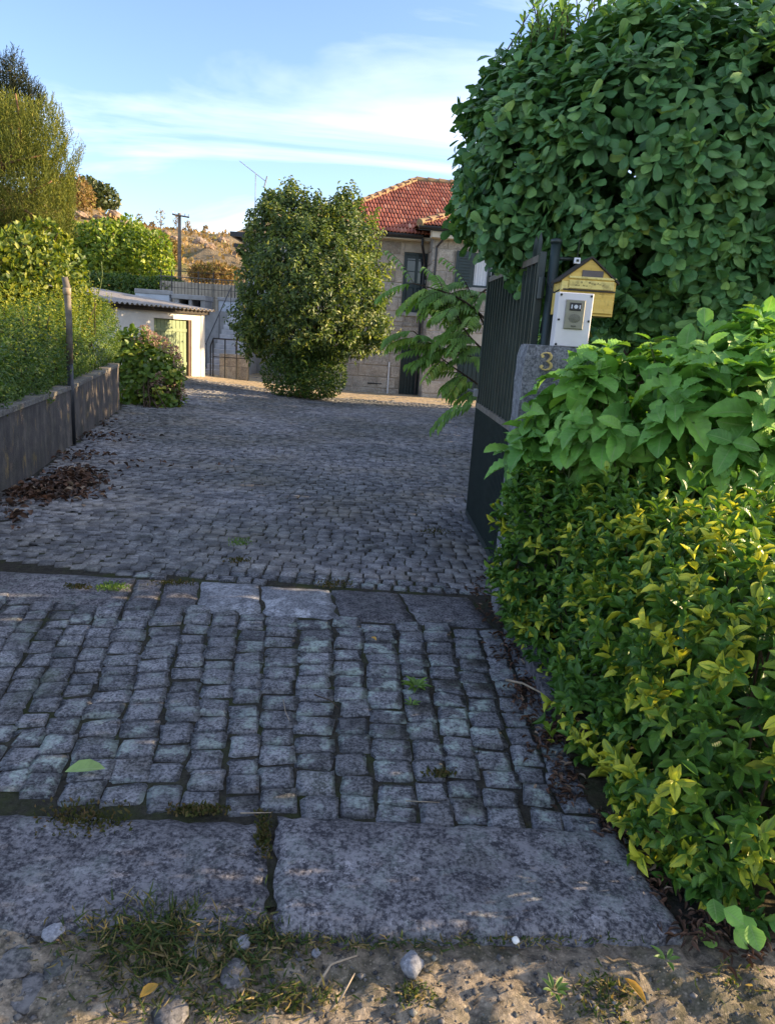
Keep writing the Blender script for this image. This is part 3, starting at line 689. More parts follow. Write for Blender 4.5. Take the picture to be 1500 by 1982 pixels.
# road verge in front
vx, vy = np.linspace(-2.2, 2.6, 241), np.linspace(0.4, 1.66, 90)
def verge_z(X, Y):
    P = np.stack([X, Y, X * 0], -1)
    stones = np.abs(vnoise(P, 5.5, 3)) ** 0.7 * 0.026
    return -0.052 + stones + 0.009 * vnoise(P, 21, 1) + 0.006 * vnoise(P, 57, 2) + 0.024 * np.clip((Y - 1.1) / 0.4, 0, 1) - 0.012 * np.clip((Y - 1.5) / 0.05, 0, 1)
tag(grid('verge', vx, vy, verge_z, M['verge']), 'bare stony earth verge in front of the slabs', None, None, 'structure')
tag(grid('road', np.array([-40, 40.0]), np.array([-6, 0.42]), lambda X, Y: X * 0 - 0.07, plain('asphalt', (0.05, 0.05, 0.052), 0.9, 0, 0.2, 40, 0.5)), 'road behind the verge', None, None, 'structure')

# raised planting beds left and right
def prism(name, poly, z0, z1, mat, parent=None, kind=None):
    n_ = len(poly); V_ = [(p[0], p[1], z0) for p in poly] + [(p[0], p[1], z1 if np.isscalar(z1) else z1[i]) for i, p in enumerate(poly)]
    F_ = [tuple(range(n_ - 1, -1, -1)), tuple(range(n_, 2 * n_))] + [(i, (i + 1) % n_, n_ + (i + 1) % n_, n_ + i) for i in range(n_)]
    return MB().add(V_, F_).build(name, mat, parent, kind)

class Frame:
    """a thing's own axes: origin, turned by rz; hit() finds where a sight line meets its plane y = yl"""
    def __init__(s, name, origin, rz, label, cat, group=None):
        s.o = np.asarray(origin, float); s.rz = rz; ca, sa = math.cos(rz), math.sin(rz)
        s.X, s.Y = np.array([ca, sa, 0]), np.array([-sa, ca, 0])
        s.e = empty(name, s.o, label, cat, group, rz)
    def loc(s, p): d = np.asarray(p, float) - s.o; return np.array([d @ s.X, d @ s.Y, d[2]])
    def wld(s, p): return s.o + s.X * p[0] + s.Y * p[1] + np.array([0, 0, p[2]])
    def hit(s, px, py, yl=0.0):
        d = ray(px, py); t = ((s.o - C0) @ s.Y + yl) / (d @ s.Y); return s.loc(C0 + d * t)

def wall_cells(mb, x0, x1, z0, z1, y0, y1, ops):
    """a wall from boxes that leave the openings (x0,x1,z0,z1) free"""
    xs = sorted({x0, x1, *[min(max(o[0], x0), x1) for o in ops], *[min(max(o[1], x0), x1) for o in ops]})
    for a, b in zip(xs[:-1], xs[1:]):
        if b - a < 1e-6: continue
        cut = sorted([(o[2], o[3]) for o in ops if o[0] <= a + 1e-6 and o[1] >= b - 1e-6]); z = z0
        for lo, hi in cut:
            if lo > z: mb.bx(a, b, y0, y1, z, lo)
            z = max(z, hi)
        if z < z1: mb.bx(a, b, y0, y1, z, z1)

# ------------------------------------------------------------------ hillside behind
def tz_at(): return float(at(430, 602, 27.6)[2])
TZ = tz_at()
ridge_px = [(-200, 330), (0, 365), (130, 392), (180, 402), (250, 432), (330, 446), (400, 453), (470, 463), (620, 480), (900, 520), (1200, 560), (1600, 620)]
rp = np.array([at(a, b, 90) for a, b in ridge_px])
def hill_z(X, Y):
    zr = np.interp(X * 90 / np.maximum(Y, 60) * np.clip(Y / 90, 0.66, 1), rp[:, 0], rp[:, 2])
    t = np.clip((Y - 38) / 52, 0, 1); t = t * t * (3 - 2 * t) * 0.55 + t * 0.45
    P = np.stack([X, Y, X * 0], -1)
    return (TZ - 0.4) + (zr - TZ + 0.4) * t + (0.8 * vnoise(P, 0.22, 4) + 0.35 * vnoise(P, 0.7, 8) + 0.2 * vnoise(P, 1.9, 2)) * np.clip((Y - 38) / 12, 0, 1) * np.clip((92 - Y) / 10, 0.25, 1) - np.clip(Y - 95, 0, 60) * 0.12
def hillmat():
    t = NT('dry_hillside'); p = t.pos()
    c = t.mix(t.ramp(t.noise(0.5, 7, 0.7, p), [(0.35, 0.0), (0.62, 1.0)]), (0.20, 0.155, 0.095), (0.33, 0.26, 0.165))
    c = t.mix(t.ramp(t.noise(0.16, 6, 0.7, p), [(0.5, 0.0), (0.62, 0.8)]), c, (0.17, 0.17, 0.05))
    c = t.mix(t.ramp(t.noise(2.4, 5, 0.7, p), [(0.55, 0.0), (0.68, 0.6)]), c, (0.12, 0.08, 0.045))
    return t.done(t.bsdf(c, 0.95, t.bump(t.noise(3, 6, 0.75, p), 0.9, 0.4), spec=0.05))
M['hill'] = hillmat()
tag(grid('hill', np.arange(-110, 60.1, 1.4), np.concatenate([np.arange(37.9, 100, 1.4), [110, 130, 160]]), hill_z, M['hill']), 'dry tan hillside rising behind the terrace', None, None, 'structure')
def hill_at(px, py):
    for Y in np.arange(40, 100, 0.4):
        p = at(px, py, Y)
        if p[2] < hill_z(p[0], p[1]): return p
    return at(px, py, 89)

def boulder(p, r, label):
    b = bpy.data.meshes.new('boulder'); n = 9; V, F = [], []
    seed = random.random() * 50; fl = random.uniform(0.55, 0.8)
    for j in range(n):
        th = math.pi * j / (n - 1)
        for i in range(12):
            a = 2 * math.pi * i / 12; d = np.array([math.sin(th) * math.cos(a), math.sin(th) * math.sin(a), math.cos(th)])
            q = np.sign(d) * np.abs(d) ** 0.75
            V.append(tuple(q * r * (1 + 0.28 * vnoise(d, 1.6, seed) + 0.12 * vnoise(d, 4, seed)) * np.array([1.15, 1, fl])))
    for j in range(n - 1):
        for i in range(12): F.append((j * 12 + i, j * 12 + (i + 1) % 12, (j + 1) * 12 + (i + 1) % 12, (j + 1) * 12 + i))
    b.from_pydata(V, [], F); b.update()
    o = link('boulder', b, M['rock'], None, None, tuple(p)); o.rotation_euler = (random.uniform(-.2, .2), random.uniform(-.2, .2), random.uniform(0, 6))
    return tag(o, label, 'boulder', 'boulders on the dry hillside')
BL = [(152, 418, 15, 'largest brown boulder on the hillside, beside the olive heath tree'), (196, 424, 11, 'boulder below the dark oak on the hilltop, second from the heath tree'),
      (243, 436, 13, 'sloping boulder on the hillside above the bright green shrub'), (270, 447, 8, 'small boulder at the crest above the bright green shrub'),
      (222, 415, 9, 'boulder on the crest just right of the oak trunk'), (300, 456, 11, 'boulder midway between bright shrub and utility pole'),
      (319, 452, 9, 'rounded boulder left of the pole near the skyline'), (338, 462, 8, 'boulder touching the utility pole outline on the hillside'),
      (388, 468, 10, 'boulder just right of the utility pole on the hillside'), (406, 478, 9, 'boulder with dark hollow right of the utility pole, lower one'),
      (432, 465, 8, 'boulder near the skyline between the pole and the leafy tree'), (459, 494, 11, 'dark hollowed boulder beside the leafy tree on the hillside')]
for px, py, r, lab in BL:
    p = hill_at(px, py); boulder(p, r * mpp(p[1]), lab)
# dry scrub on the hillside, one mass
sc = Leaves(); n = 15000
X = RNG.uniform(-62, 0, n); Yd = RNG.uniform(39, 93, n) ** 1.0
den = vnoise(np.stack([X, Yd, X * 0], -1), 0.35, 6)
k = den > RNG.uniform(-0.9, 0.6, n); X, Yd = X[k], Yd[k]; n = len(X)
P = np.stack([X, Yd, hill_z(X, Yd) - 0.05], -1)
sc.add(P, np.stack([RNG.normal(0, .35, n), RNG.normal(0, .3, n), np.ones(n)], -1), RNG.normal(0, 1, (n, 3)), RNG.uniform(0.2, 0.55, n), RNG.uniform(0.14, 0.4, n), np.clip(RNG.random(n) * 0.7 + 0.35 * (den[k] > 0.4), 0, 1))
o = link('dry_scrub', leaf_mesh('dry_scrub', BLADE, *[a for a in sc.cat()[:6]], (0, 0, 0), M['lf_tan']), None, None, 'stuff'); tag(o, 'dry tan scrub covering the hillside')

def saplings():
    for px, py, h, lab in [(270, 440, 22, 'small bare sapling on the skyline left of the tallest one'), (311, 445, 34, 'tallest thin sapling on the hill skyline left of the utility pole'), (296, 447, 14, 'shortest sapling on the skyline between two taller ones'),
                           (342, 449, 26, 'thin sapling on the skyline touching the utility pole'), (364, 452, 20, 'sapling on the skyline just right of the utility pole'), (398, 456, 16, 'sapling on the skyline farther right of the pole')]:
        p = at(px, py, 89); H = h * mpp(89)
        e = empty('sapling', p, lab, 'sapling', 'saplings on the hill skyline')
        branches(e, p, [([p - [0, 0, .6], p + np.array([0, 0, H])], 0.06, 0.02)], M['bark_red'], 'trunk')
        P, N = blob([(p[0], p[1], p[2] + H * .6, H * .2, H * .2, H * .42)], 60); lv = Leaves(); scatter(P, N, 0.3, 0.12, lv, 0.8)
        plant_leaves(e, p, lv, M['lf_tan'], [LANCE])
saplings()

def bush(name, ells, n, L, W, mat, temps, label, cat, group=None, origin=None, trunk=None, up=0.3, rand=0.6, inner=0.6, e=1.0, lump=0.1, ls=1.2, droop=0.0, rbias=1.0, tops=0, zmin=None, twigs=8, bark='bark'):
    E_ = np.asarray(ells, float); origin = E_[:, :3].mean(0) * [1, 1, 0] + [0, 0, (E_[:, 2] - E_[:, 5]).min()] if origin is None else np.asarray(origin, float)
    r = empty(name, origin, label, cat, group)
    lv = Leaves(); P, N = blob(ells, n, e, lump, ls, RNG.random() * 9, zmin); scatter(P, N, L, W, lv, up, rand, droop=droop, rbias=rbias)
    P, N = fill(ells, int(n * inner), 0.35, 0.95, zmin); scatter(P, N, L * 1.15, W * 1.2, lv, up, rand * 1.3, droop=droop, rbias=rbias)
    plant_leaves(r, origin, lv, mat, temps)
    if twigs:
        cs = [curve(origin + RNG.normal(0, 0.04, 3) * [1, 1, 0], E_[RNG.integers(len(E_)), :3] + RNG.normal(0, 0.4, 3) * E_[RNG.integers(len(E_)), 3:], 6, 0.08) for _ in range(twigs)]
        tr = trunk or 0.03
        branches(r, origin, [(c_, tr * (1 if i == 0 else 0.6), tr * 0.2) for i, c_ in enumerate(cs)], M[bark], joined='branches')
    return r
def el(px, py, Y, rx, ry, ryy):   # ellipsoid from its outline in photo pixels at depth Y
    p = at(px, py, Y); k = mpp(Y); return (p[0], p[1], p[2], rx * k, ryy, ry * k)

bush('oak_tree', [el(178, 378, 92, 26, 24, 2), el(205, 385, 92, 22, 20, 2), el(160, 375, 93, 20, 20, 2)], 1100, 0.5, 0.34, M['lf_oak'], [LANCE], 'dark green oak on the hilltop right of the heath tree', 'tree', twigs=5, trunk=0.2, lump=0.5, ls=0.7)
bush('scrub_bush', [el(150, 378, 84, 26, 26, 2), el(118, 370, 84, 22, 24, 2)], 900, 0.5, 0.18, M['lf_tan'], [LANCE], 'brown scrub bush on the hill in front of the oak', 'bush', twigs=4, lump=0.4, ls=0.7)
bush('scrub_bush', [el(425, 528, 44, 30, 14, 1.2), el(392, 530, 44, 18, 10, 1)], 900, 0.28, 0.10, M['lf_tan'], [LANCE], 'low yellowish scrub bush right of the utility pole behind the terrace railing', 'bush', twigs=4, lump=0.2)
bush('scrub_bush', [el(325, 490, 52, 24, 24, 1.2)], 600, 0.32, 0.11, M['lf_tan'], [LANCE], 'olive scrub bush left of the utility pole beyond the bright shrub', 'bush', twigs=4, lump=0.2)
bush('bright_shrub', [el(215, 490, 37, 85, 52, 1.6), el(285, 498, 37, 45, 42, 1.4), el(150, 495, 37, 55, 55, 1.4), el(245, 462, 37.5, 40, 28, 1.2)], 4200, 0.24, 0.15, M['lf_bright'], [LANCE, SIMPLE], 'large bright green shrub below the hillside, left of the utility pole', 'shrub', twigs=10, lump=0.3, ls=0.9, rbias=1.1)
bush('clipped_hedge', [el(150 + 42 * i, 553 + 3 * i, 31, 38, 24, 0.5) for i in range(5)], 4200, 0.13, 0.075, M['lf_skirt'], [LANCE], 'dark shaded hedge on the terrace edge behind the shed roof', 'hedge', e=0.7, lump=0.06)

# ------------------------------------------------------------------ terrace, stairs, shed
tx0, tx1 = -24.0, -2.0
ter = prism('terrace', [(tx0, 27.6), (tx1, 27.6), (tx1, 38.6), (tx0, 38.6)], -1.0, TZ, M['cement']); tag(ter, 'raised grey cement terrace above the shed', None, None, 'structure')
def fbox(px0, py0, px1, py1, Y, depth, name, mat, parent=None, label=None, cat=None, zb=None):
    a, b = at(px0, py1, Y), at(px1, py0, Y)
    mb = MB(); mb.cbox(a[0], b[0], Y, Y + depth, a[2] if zb is None else zb, b[2], 0.015)
    o = mb.build(name, mat, parent)
    if label: tag(o, label, cat)
    return o
pw = empty('parapet_wall', (at(300, 590, 27.4)[0], 27.4, TZ), 'pale blue washed parapet wall on the terrace above the shed', 'wall')
def pbox(px0, py0, px1, py1, Y, dep, name, mat, par, zb=None):
    a, b = at(px0, py1, Y), at(px1, py0, Y); o_ = np.array(par.location)
    mb = MB(); mb.cbox(a[0] - o_[0], b[0] - o_[0], Y - o_[1], Y + dep - o_[1], (a[2] if zb is None else zb) - o_[2], b[2] - o_[2], 0.012); return mb.build(name, mat, par)
pbox(262, 566, 328, 600, 27.3, 0.2, 'wall', M['blue_wall'], pw, TZ - 0.25)
pbox(260, 562, 330, 566, 27.27, 0.28, 'coping', M['cement'], pw)
ht = empty('storage_hutch', (at(365, 600, 27.35)[0], 27.35, TZ), 'low cement hutch with two dark openings between parapet and stairs', 'hutch')
pbox(332, 572, 398, 577, 27.2, 1.1, 'top_slab', M['cement'], ht); pbox(338, 577, 346, 606, 27.25, 1.0, 'pillar', M['cement'], ht); pbox(365, 577, 371, 606, 27.25, 1.0, 'pillar', M['cement'], ht); pbox(388, 577, 397, 606, 27.25, 1.0, 'pillar', M['cement'], ht)
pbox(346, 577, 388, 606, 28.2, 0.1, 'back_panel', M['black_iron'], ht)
tk = empty('water_tank', (at(440, 600, 28)[0], 28, TZ), 'pale blue box shaped tank at the head of the stairs', 'tank')
pbox(423, 580, 460, 603, 27.9, 0.9, 'body', M['blue_wall'], tk, TZ); pbox(421, 577, 462, 581, 27.85, 1.0, 'lid', M['cement'], tk)
lw = empty('low_wall', (at(390, 570, 30.5)[0], 30.5, TZ), 'sunlit cream low wall with thin railing on the terrace', 'wall')
M['cream'] = plain('cream_wash', (0.46, 0.40, 0.31), 0.9, 0, 0.2, 4, 0.2, 0.2, (0.2, 0.18, 0.14), 0.5)
pbox(310, 553, 470, 577, 30.5, 0.2, 'wall', M['cream'], lw, TZ)
rl = MB(np.array(lw.location))
for px in np.arange(312, 470, 6.5): a, b = at(px, 560, 30.45), at(px, 540, 30.45); rl.tube([(a[0], 30.45, TZ + .02), (a[0], 30.45, b[2])], 0.012, 5)
a, b = at(308, 541, 30.45), at(472, 544, 30.45); rl.tube([(a[0], 30.45, b[2]), (b[0], 30.45, b[2])], 0.02, 5)
rl.build('railing', M['grey_metal'], lw, None, False, (0, 0, 0))
fp = empty('mesh_fence', (at(420, 560, 29.2)[0], 29.2, TZ), 'thin dark wire fence with tall posts on the terrace', 'fence')
for px in (384, 413, 455, 312, 333):
    a = at(px, 540, 29.2); MB(np.array(fp.location)).tube([(a[0], 29.2, TZ), (a[0], 29.2, TZ + 1.45)], 0.02, 6).build('post', M['black_iron'], fp, None, False, (0, 0, 0))
wv = MB(np.array(fp.location)); x0_, x1_ = at(312, 540, 29.2)[0], at(468, 540, 29.2)[0]
for z in (0.5, 0.8, 1.1, 1.4): wv.tube([(x0_, 29.2, TZ + z), (x1_, 29.2, TZ + z)], 0.008, 4)
wv.build('wire', M['black_iron'], fp, None, False, (0, 0, 0))

# utility pole
pb, pt = at(348, 575, 31.5), at(348.5, 412, 31.5); pb[2] = TZ
up = empty('utility_pole', pb, 'tall wooden utility pole with a crossarm on the terrace', 'utility pole')
MB(pb).tube([pb, (pb[0], pb[1], pt[2])], [0.085, 0.065], 10).build('pole', M['wood_pole'], up, None, True, (0, 0, 0))
ca, cb = at(334, 414, 31.5), at(366, 420, 31.4); MB(pb).tube([ca, cb], 0.035, 6).build('crossarm', M['wood_pole'], up, None, False, (0, 0, 0))
for px, py in ((335, 413), (341, 415), (358, 417.5), (365, 419)):
    a = at(px, py, 31.45); MB(pb).tube([a, a + [0, 0, 0.1]], [0.03, 0.02], 6).build('insulator', M['white_plastic'], up, None, False, (0, 0, 0))

# stairs to the terrace
sb = at(396, 735, 23.9); s_w = float(at(456, 733, 23.9)[0] - sb[0]); zb0 = float(gz(sb[0], 23.9)) - 0.02
st = empty('cement_stairs', (sb[0], 23.9, zb0), 'straight grey cement stairs climbing from the yard to the terrace', 'stairs')
nst = 13; rise = (TZ - zb0) / nst; run = (27.6 - 23.9) / nst
for i in range(nst):
    MB().cbox(0.0, s_w, i * run, 3.69, (i * rise + 0.001 if i else -0.2), (i + 1) * rise, 0.012).build('step', M['step'], st)
hr = MB()
for xx in (0.03, s_w - 0.03):
    pts = [(xx, i * run + 0.1, (i + 1) * rise) for i in (0, 6, 12)]
    for q in pts: hr.tube([q, (q[0], q[1], q[2] + 0.85)], 0.012, 6)
    hr.tube([(xx, pts[0][1] - 0.1, pts[0][2] + 0.8)] + [(q[0], q[1], q[2] + 0.85) for q in pts], 0.022, 6)
hr.build('handrail', M['black_iron'], st)
# low block wall with an iron gate beside the foot of the stairs
bw0 = at(424, 733, 23.2); bz = float(gz(bw0[0], 23.2)) - 0.05
bw = empty('block_wall', (bw0[0], 23.2, bz), 'low rough block wall with black railing right of the stairs', 'wall')
xw = float(at(480, 730, 23.2)[0] - bw0[0]); hb = float(at(440, 684, 23.2)[2] - bz)
for r_ in range(2):
    x = 0.0
    while x < xw - 0.05:
        w_ = min(random.uniform(0.42, 0.6), xw - x); MB().cbox(x + 0.006, x + w_ - 0.006, 0, 0.2, r_ * hb / 2 + 0.006, (r_ + 1) * hb / 2 - 0.004, 0.012).build('block', M['stone'], bw); x += w_
MB().bx(0.01, xw - 0.01, 0.02, 0.18, 0, hb - 0.02).build('mortar', M['cement'], bw)
ig = MB(); gh = float(at(420, 655, 23.1)[2] - bz)
pts = [(-0.16, -0.12), (0.62, -0.12)]
for x in np.linspace(-0.16, 0.95, 4): ig.tube([(x, -0.12, 0), (x, -0.12, gh)], 0.022, 6)
ig.tube([(-0.16, -0.12, gh), (0.95, -0.12, gh)], 0.024, 6); ig.tube([(-0.16, -0.12, gh * 0.55), (0.95, -0.12, gh * 0.55)], 0.016, 6)
ig.tube([(-0.3, 0.1, gh * .8), (-0.16, -0.12, gh)], 0.02, 6); ig.tube([(-0.3, 0.1, 0), (-0.3, 0.1, gh * .8)], 0.02, 6)
ig.build('railing', M['black_iron'], bw)

# shed
SR = at(389, 729, 22.5); SL = at(222, 742, 19.2); SL[2] = SR[2]
shed = Frame('shed', SL, math.atan2(SR[1] - SL[1], SR[0] - SL[0]), 'whitewashed shed with green plank door and corrugated roof', 'shed')
sw = float(shed.loc(SR)[0]); d0, d1 = shed.hit(299, 700)[0], shed.hit(371.5, 700)[0]; dh = float(shed.hit(335, 617)[2]); eh = float(shed.hit(340, 603)[2])
mb = MB(); wall_cells(mb, 0, sw, -0.3, eh + 0.1, 0, 0.2, [(d0, d1, -0.3, dh)]); mb.build('front_wall', M['white_paint'], shed.e)
mb = MB(); mb.bx(0, 0.2, 0.2, 4.2, -0.3, eh + 0.1); mb.bx(sw - 0.2, sw, 0.2, 4.2, -0.3, eh + 0.1); mb.bx(0, sw, 4.2, 4.4, -0.3, eh + 0.5); mb.build('rear_wall', M['shed_render'], shed.e)
MB().cbox(sw - 0.02, sw + 0.16, -0.03, 0.3, -0.3, eh + 0.05, 0.02).build('corner_pilaster', M['white_paint'], shed.e)
jw = 0.11
MB().bx(d1 - jw, d1, 0.03, 0.16, -0.1, dh).build('door_jamb', M['door_brown'], shed.e); MB().bx(d0, d0 + 0.05, 0.06, 0.16, -0.1, dh).build('door_jamb', M['door_brown'], shed.e)
dr = MB().bx(d0 + 0.05, d1 - jw, 0.13, 0.15, -0.1, dh - 0.01).build('door', M['green_door'], shed.e)
x = d0 + 0.055; npk = 9; pwid = (d1 - jw - 0.005 - x) / npk
for i in range(npk): MB().cbox(x + i * pwid + 0.004, x + (i + 1) * pwid - 0.004, 0.095, 0.13, -0.06, dh - 0.02, 0.008).build('plank', M['green_door'], dr)
for z in (0.35, dh - 0.35): MB().bx(x + 0.02, d1 - jw - 0.02, 0.075, 0.095, z, z + 0.09).build('ledge', M['green_door'], dr)
MB().tube([(x + npk * pwid * .5 + .05, 0.05, dh * .5), (x + npk * pwid * .5 + .05, 0.05, dh * .5 + .14)], 0.012, 6).build('handle', M['black_iron'], dr)
# corrugated roof
rx = np.arange(-1.6, sw + 0.35, 0.03); ry = np.linspace(-0.28, 4.6, 7)
V = []
for dz in (0.0, -0.012):
    for y in ry:
        for x in rx: V.append((x, y, eh + 0.12 + 0.10 * (y + 0.28) + 0.028 * math.sin(x * 2 * math.pi / 0.18) + dz))
nx_, ny_ = len(rx), len(ry); F = []
for s in (0, 1):
    for j in range(ny_ - 1):
        for i in range(nx_ - 1): b = s * nx_ * ny_ + j * nx_ + i; F.append((b, b + 1, b + nx_ + 1, b + nx_))
for i in range(nx_ - 1): F.append((i, i + 1, nx_ * ny_ + i + 1, nx_ * ny_ + i))
for j in range(ny_ - 1): b = j * nx_ + nx_ - 1; F.append((b, b + nx_, nx_ * ny_ + b + nx_, nx_ * ny_ + b))
me = bpy.data.meshes.new('roof'); me.from_pydata(V, [], F); me.update(); rf = link('roof', me, M['asbestos'], shed.e)
MB().bx(-1.5, sw + 0.25, -0.12, -0.04, eh - 0.02, eh + 0.085).build('eave_beam', M['dark_wood'], shed.e)

# ------------------------------------------------------------------ left garden wall, post and hedge
wt = [at(0, 800, WB[0][1]), at(141, 745, WB[1][1]), at(226, 703, WB[2][1])]
dirw = norm(WB[1] - WB[0]); W0 = WB[0] - dirw * 3.2; h0 = wt[0][2] - WB[0][2]
wpts = [W0] + [np.array(p) for p in WB]; tops = [W0[2] + h0 * 0.98] + [t[2] for t in wt]
gw = empty('garden_wall', WB[1], 'stained grey rendered garden wall holding back the left hedge', 'wall')
mb, cp = MB(WB[1]), MB(WB[1])
NS = 40
def wl_(t): return np.array([np.interp(t, [0, 1, 2, 3], [q[k] for q in wpts]) for k in range(3)]), np.interp(t, [0, 1, 2, 3], tops)
nrm_w = np.array([-dirw[1], dirw[0], 0])
for i in range(NS):
    (p, zt), (q, zu) = wl_(3 * i / NS), wl_(3 * (i + 1) / NS)
    for dst, off, th, z0, z1, u0 in ((mb, 0, 0.16, -0.1, -0.045, 0), (cp, -0.012, 0.19, -0.045, 0.0, 1)):
        a, b = p + nrm_w * off, q + nrm_w * off; a2, b2 = a + nrm_w * th, b + nrm_w * th
        j0, j1 = (0.006 * vnoise(p, 3, 1), 0.006 * vnoise(q, 3, 1))
        lo0, lo1 = (p[2] - 0.1, q[2] - 0.1) if not u0 else (zt - 0.045, zu - 0.045)
        hi0, hi1 = zt + z1 + j0, zu + z1 + j1
        dst.add([(a[0], a[1], lo0), (b[0], b[1], lo1), (b2[0], b2[1], lo1), (a2[0], a2[1], lo0), (a[0], a[1], hi0), (b[0], b[1], hi1), (b2[0], b2[1], hi1), (a2[0], a2[1], hi0)],
                [(0, 1, 5, 4), (2, 3, 7, 6), (4, 5, 6, 7)] + ([(0, 4, 7, 3)] if i == 0 else []) + ([(1, 2, 6, 5)] if i == NS - 1 else []))
mb.build('wall_face', M['garden_wall'], gw, None, False, (0, 0, 0)); cp.build('coping', M['coping'], gw, None, False, (0, 0, 0))
bedp = [p + nrm_w * 0.15 for p in wpts] + [wpts[3] + nrm_w * 9, wpts[0] + nrm_w * 7]
tag(prism('planting_bed', [(p[0], p[1]) for p in bedp], -0.6, [t - 0.12 for t in tops] + [tops[3], tops[0]], M['bed'], None, 'structure'), 'raised planting bed behind the left wall')
pp = g(138, 856); fpst = empty('metal_post', pp, 'tall post standing against the left garden wall, grey above and black below', 'post')
zt1, zt0 = at(124.5, 536, pp[1] - 0.03)[2], at(133, 700, pp[1] - 0.03)[2]
xb = np.array([pp[0] + 0.045, pp[1] - 0.05, 0])
MB(pp).tube([xb + [0, 0, pp[2] - .02], xb + [0, 0, zt0]], 0.036, 12).build('lower_post', M['black_iron'], fpst, None, True, (0, 0, 0))
MB(pp).tube([xb + [0, 0, zt0 - .02], xb + [0.01, 0, (zt0 + zt1) / 2], xb + [0, 0, zt1 - .1], xb + [-0.02, 0, zt1]], [0.039, 0.037, 0.04, 0.034], 9).build('upper_post', M['grey_metal'], fpst, None, True, (0, 0, 0))
MB(pp).tube([xb + [0, 0, zt1 - .20], xb + [0, 0, zt1 - .12]], [0.046, 0.047], 9).build('wire_binding', M['twig'], fpst, None, True, (0, 0, 0))

# privet hedge
hp = []
for t in np.linspace(0.45, 3.0, 13):
    p, zt = wl_(t); c_ = p + nrm_w * 0.62; top = np.interp(c_[1], [3, 6, 8.5, 10, 12, 14], [1.26, 1.30, 1.42, 1.62, 1.82, 1.86])
    hp.append((c_[0], c_[1], (top + zt - 0.15) / 2, 0.62, 0.75, (top - zt + 0.15) / 2))
pr = empty('privet_hedge', (hp[5][0], hp[5][1], 0.5), 'loose green hedge growing over the left wall with sunlit yellow tops', 'hedge')
lv = Leaves(); P, N = blob(hp, 5600, 0.8, 0.07, 2.6, 2)
shoots(P, norm(N + [0, 0, 0.9] + RNG.normal(0, .35, P.shape)), 0.16, 8, 0.045, 0.025, lv, 75, 30, rnd1=0.9)
P, N = fill(hp, 9000, 0.5, 0.95); scatter(P, N, 0.06, 0.036, lv, 0.4, rnd1=0.7)
P, N = blob(hp, 1900, 0.8, 0.07, 2.6, 2); k = (N[:, 2] > 0.25) & (RNG.random(len(P)) < np.clip((P[:, 1] - 5) / 4, .25, 1)); P, N = P[k], N[k]
shoots(P + np.array([0, 0, 1]) * RNG.uniform(0.05, 0.28, (len(P), 1)), norm(np.array([0, 0, 1.0]) + RNG.normal(0, .14, P.shape)), 0.34, 12, 0.044, 0.026, lv, 60, 25, rnd0=0.82)  # yellow top shoots: new growth, with sunlight painted into the leaf colour
plant_leaves(pr, np.array(pr.location), lv, M['lf_privet'], [LANCE])
branches(pr, np.array(pr.location), [(curve((h[0] + RNG.normal(0, .2), h[1] + RNG.normal(0, .2), 0.3), (h[0] + RNG.normal(0, .3), h[1] + RNG.normal(0, .3), h[2] + h[5]), 4, .06), .015, .005) for h in hp for _ in range(5)], M['bark'], joined='branches')
# two long seeding shoots above it
for i, (px0, py0, px1, py1, lab) in enumerate([(184, 580, 197, 512, 'taller of two pale shoots rising above the left hedge, leaning slightly'), (183, 578, 174, 525, 'shorter pale shoot beside the taller one above the left hedge')]):
    a, b = at(px0, py0 + 40, 12.6), at(px1, py1, 12.6); e = empty('tall_shoot', a, lab, 'plant', 'pale shoots above the left hedge')
    branches(e, a, [(curve(a, b, 6, .03), 0.012, 0.006)], M['green_stem'], 'stem'); lv = Leaves()
    for t in np.linspace(.4, 1, 7): scatter((a + (b - a) * t)[None], norm(np.array([[0.4, -0.5, .6]])), 0.07, 0.03, lv, .5)
    plant_leaves(e, a, lv, M['lf_laurel'], [LANCE])

bush('viburnum_shrub', [el(55, 540, 11.6, 70, 80, .6), el(110, 540, 11.9, 45, 55, .5), el(-10, 560, 11.2, 70, 90, .6), el(70, 475, 12.2, 50, 40, .5), el(120, 590, 11.8, 50, 45, .5)], 3000, 0.10, 0.06, M['lf_laurel'], [OVAL, LANCE], 'broad leaved yellow green shrub behind the left hedge and post', 'shrub', origin=(-6.6, 11.6, 0.4), lump=0.12, ls=2.5, twigs=14, rbias=0.8)

# heath tree with upright feathery sprays
ht_e = [el(30, 258, 13.2, 80, 62, .8), el(80, 275, 13, 50, 70, .6), el(60, 345, 13, 68, 75, .8), el(95, 395, 12.8, 40, 62, .5), el(20, 420, 13, 95, 60, .9), el(-50, 330, 13.2, 110, 160, 1.0), el(100, 330, 13, 32, 70, .4)]
hb_ = np.array([at(-60, 640, 13.2)[0], 13.2, 0.3])
hr_ = empty('heath_tree', hb_, 'tall olive brown feathery heath tree at the left edge', 'tree')
lv = Leaves(); P, N = blob(ht_e, 3600, 1.0, 0.22, 2.2, 5)
D = norm(N * 0.45 + np.array([0, 0, 1.0]) + RNG.normal(0, .22, P.shape))
shoots(P, D, 0.36, 12, 0.085, 0.013, lv, 40, 14, False, 0.3, rnd1=0.95, shoot_rnd=0.7)
P, N = fill(ht_e, 2200, 0.3, 0.92); shoots(P, norm(N * .4 + [0, 0, 1] + RNG.normal(0, .3, P.shape)), 0.36, 8, 0.11, 0.016, lv, 45, 18, False, 0.3, rnd1=0.75)
plant_leaves(hr_, hb_, lv, M['lf_heath'], [SIMPLE])
pth = [(curve(hb_, at(-30, 440, 13.2), 6, .05), .14, .09)]
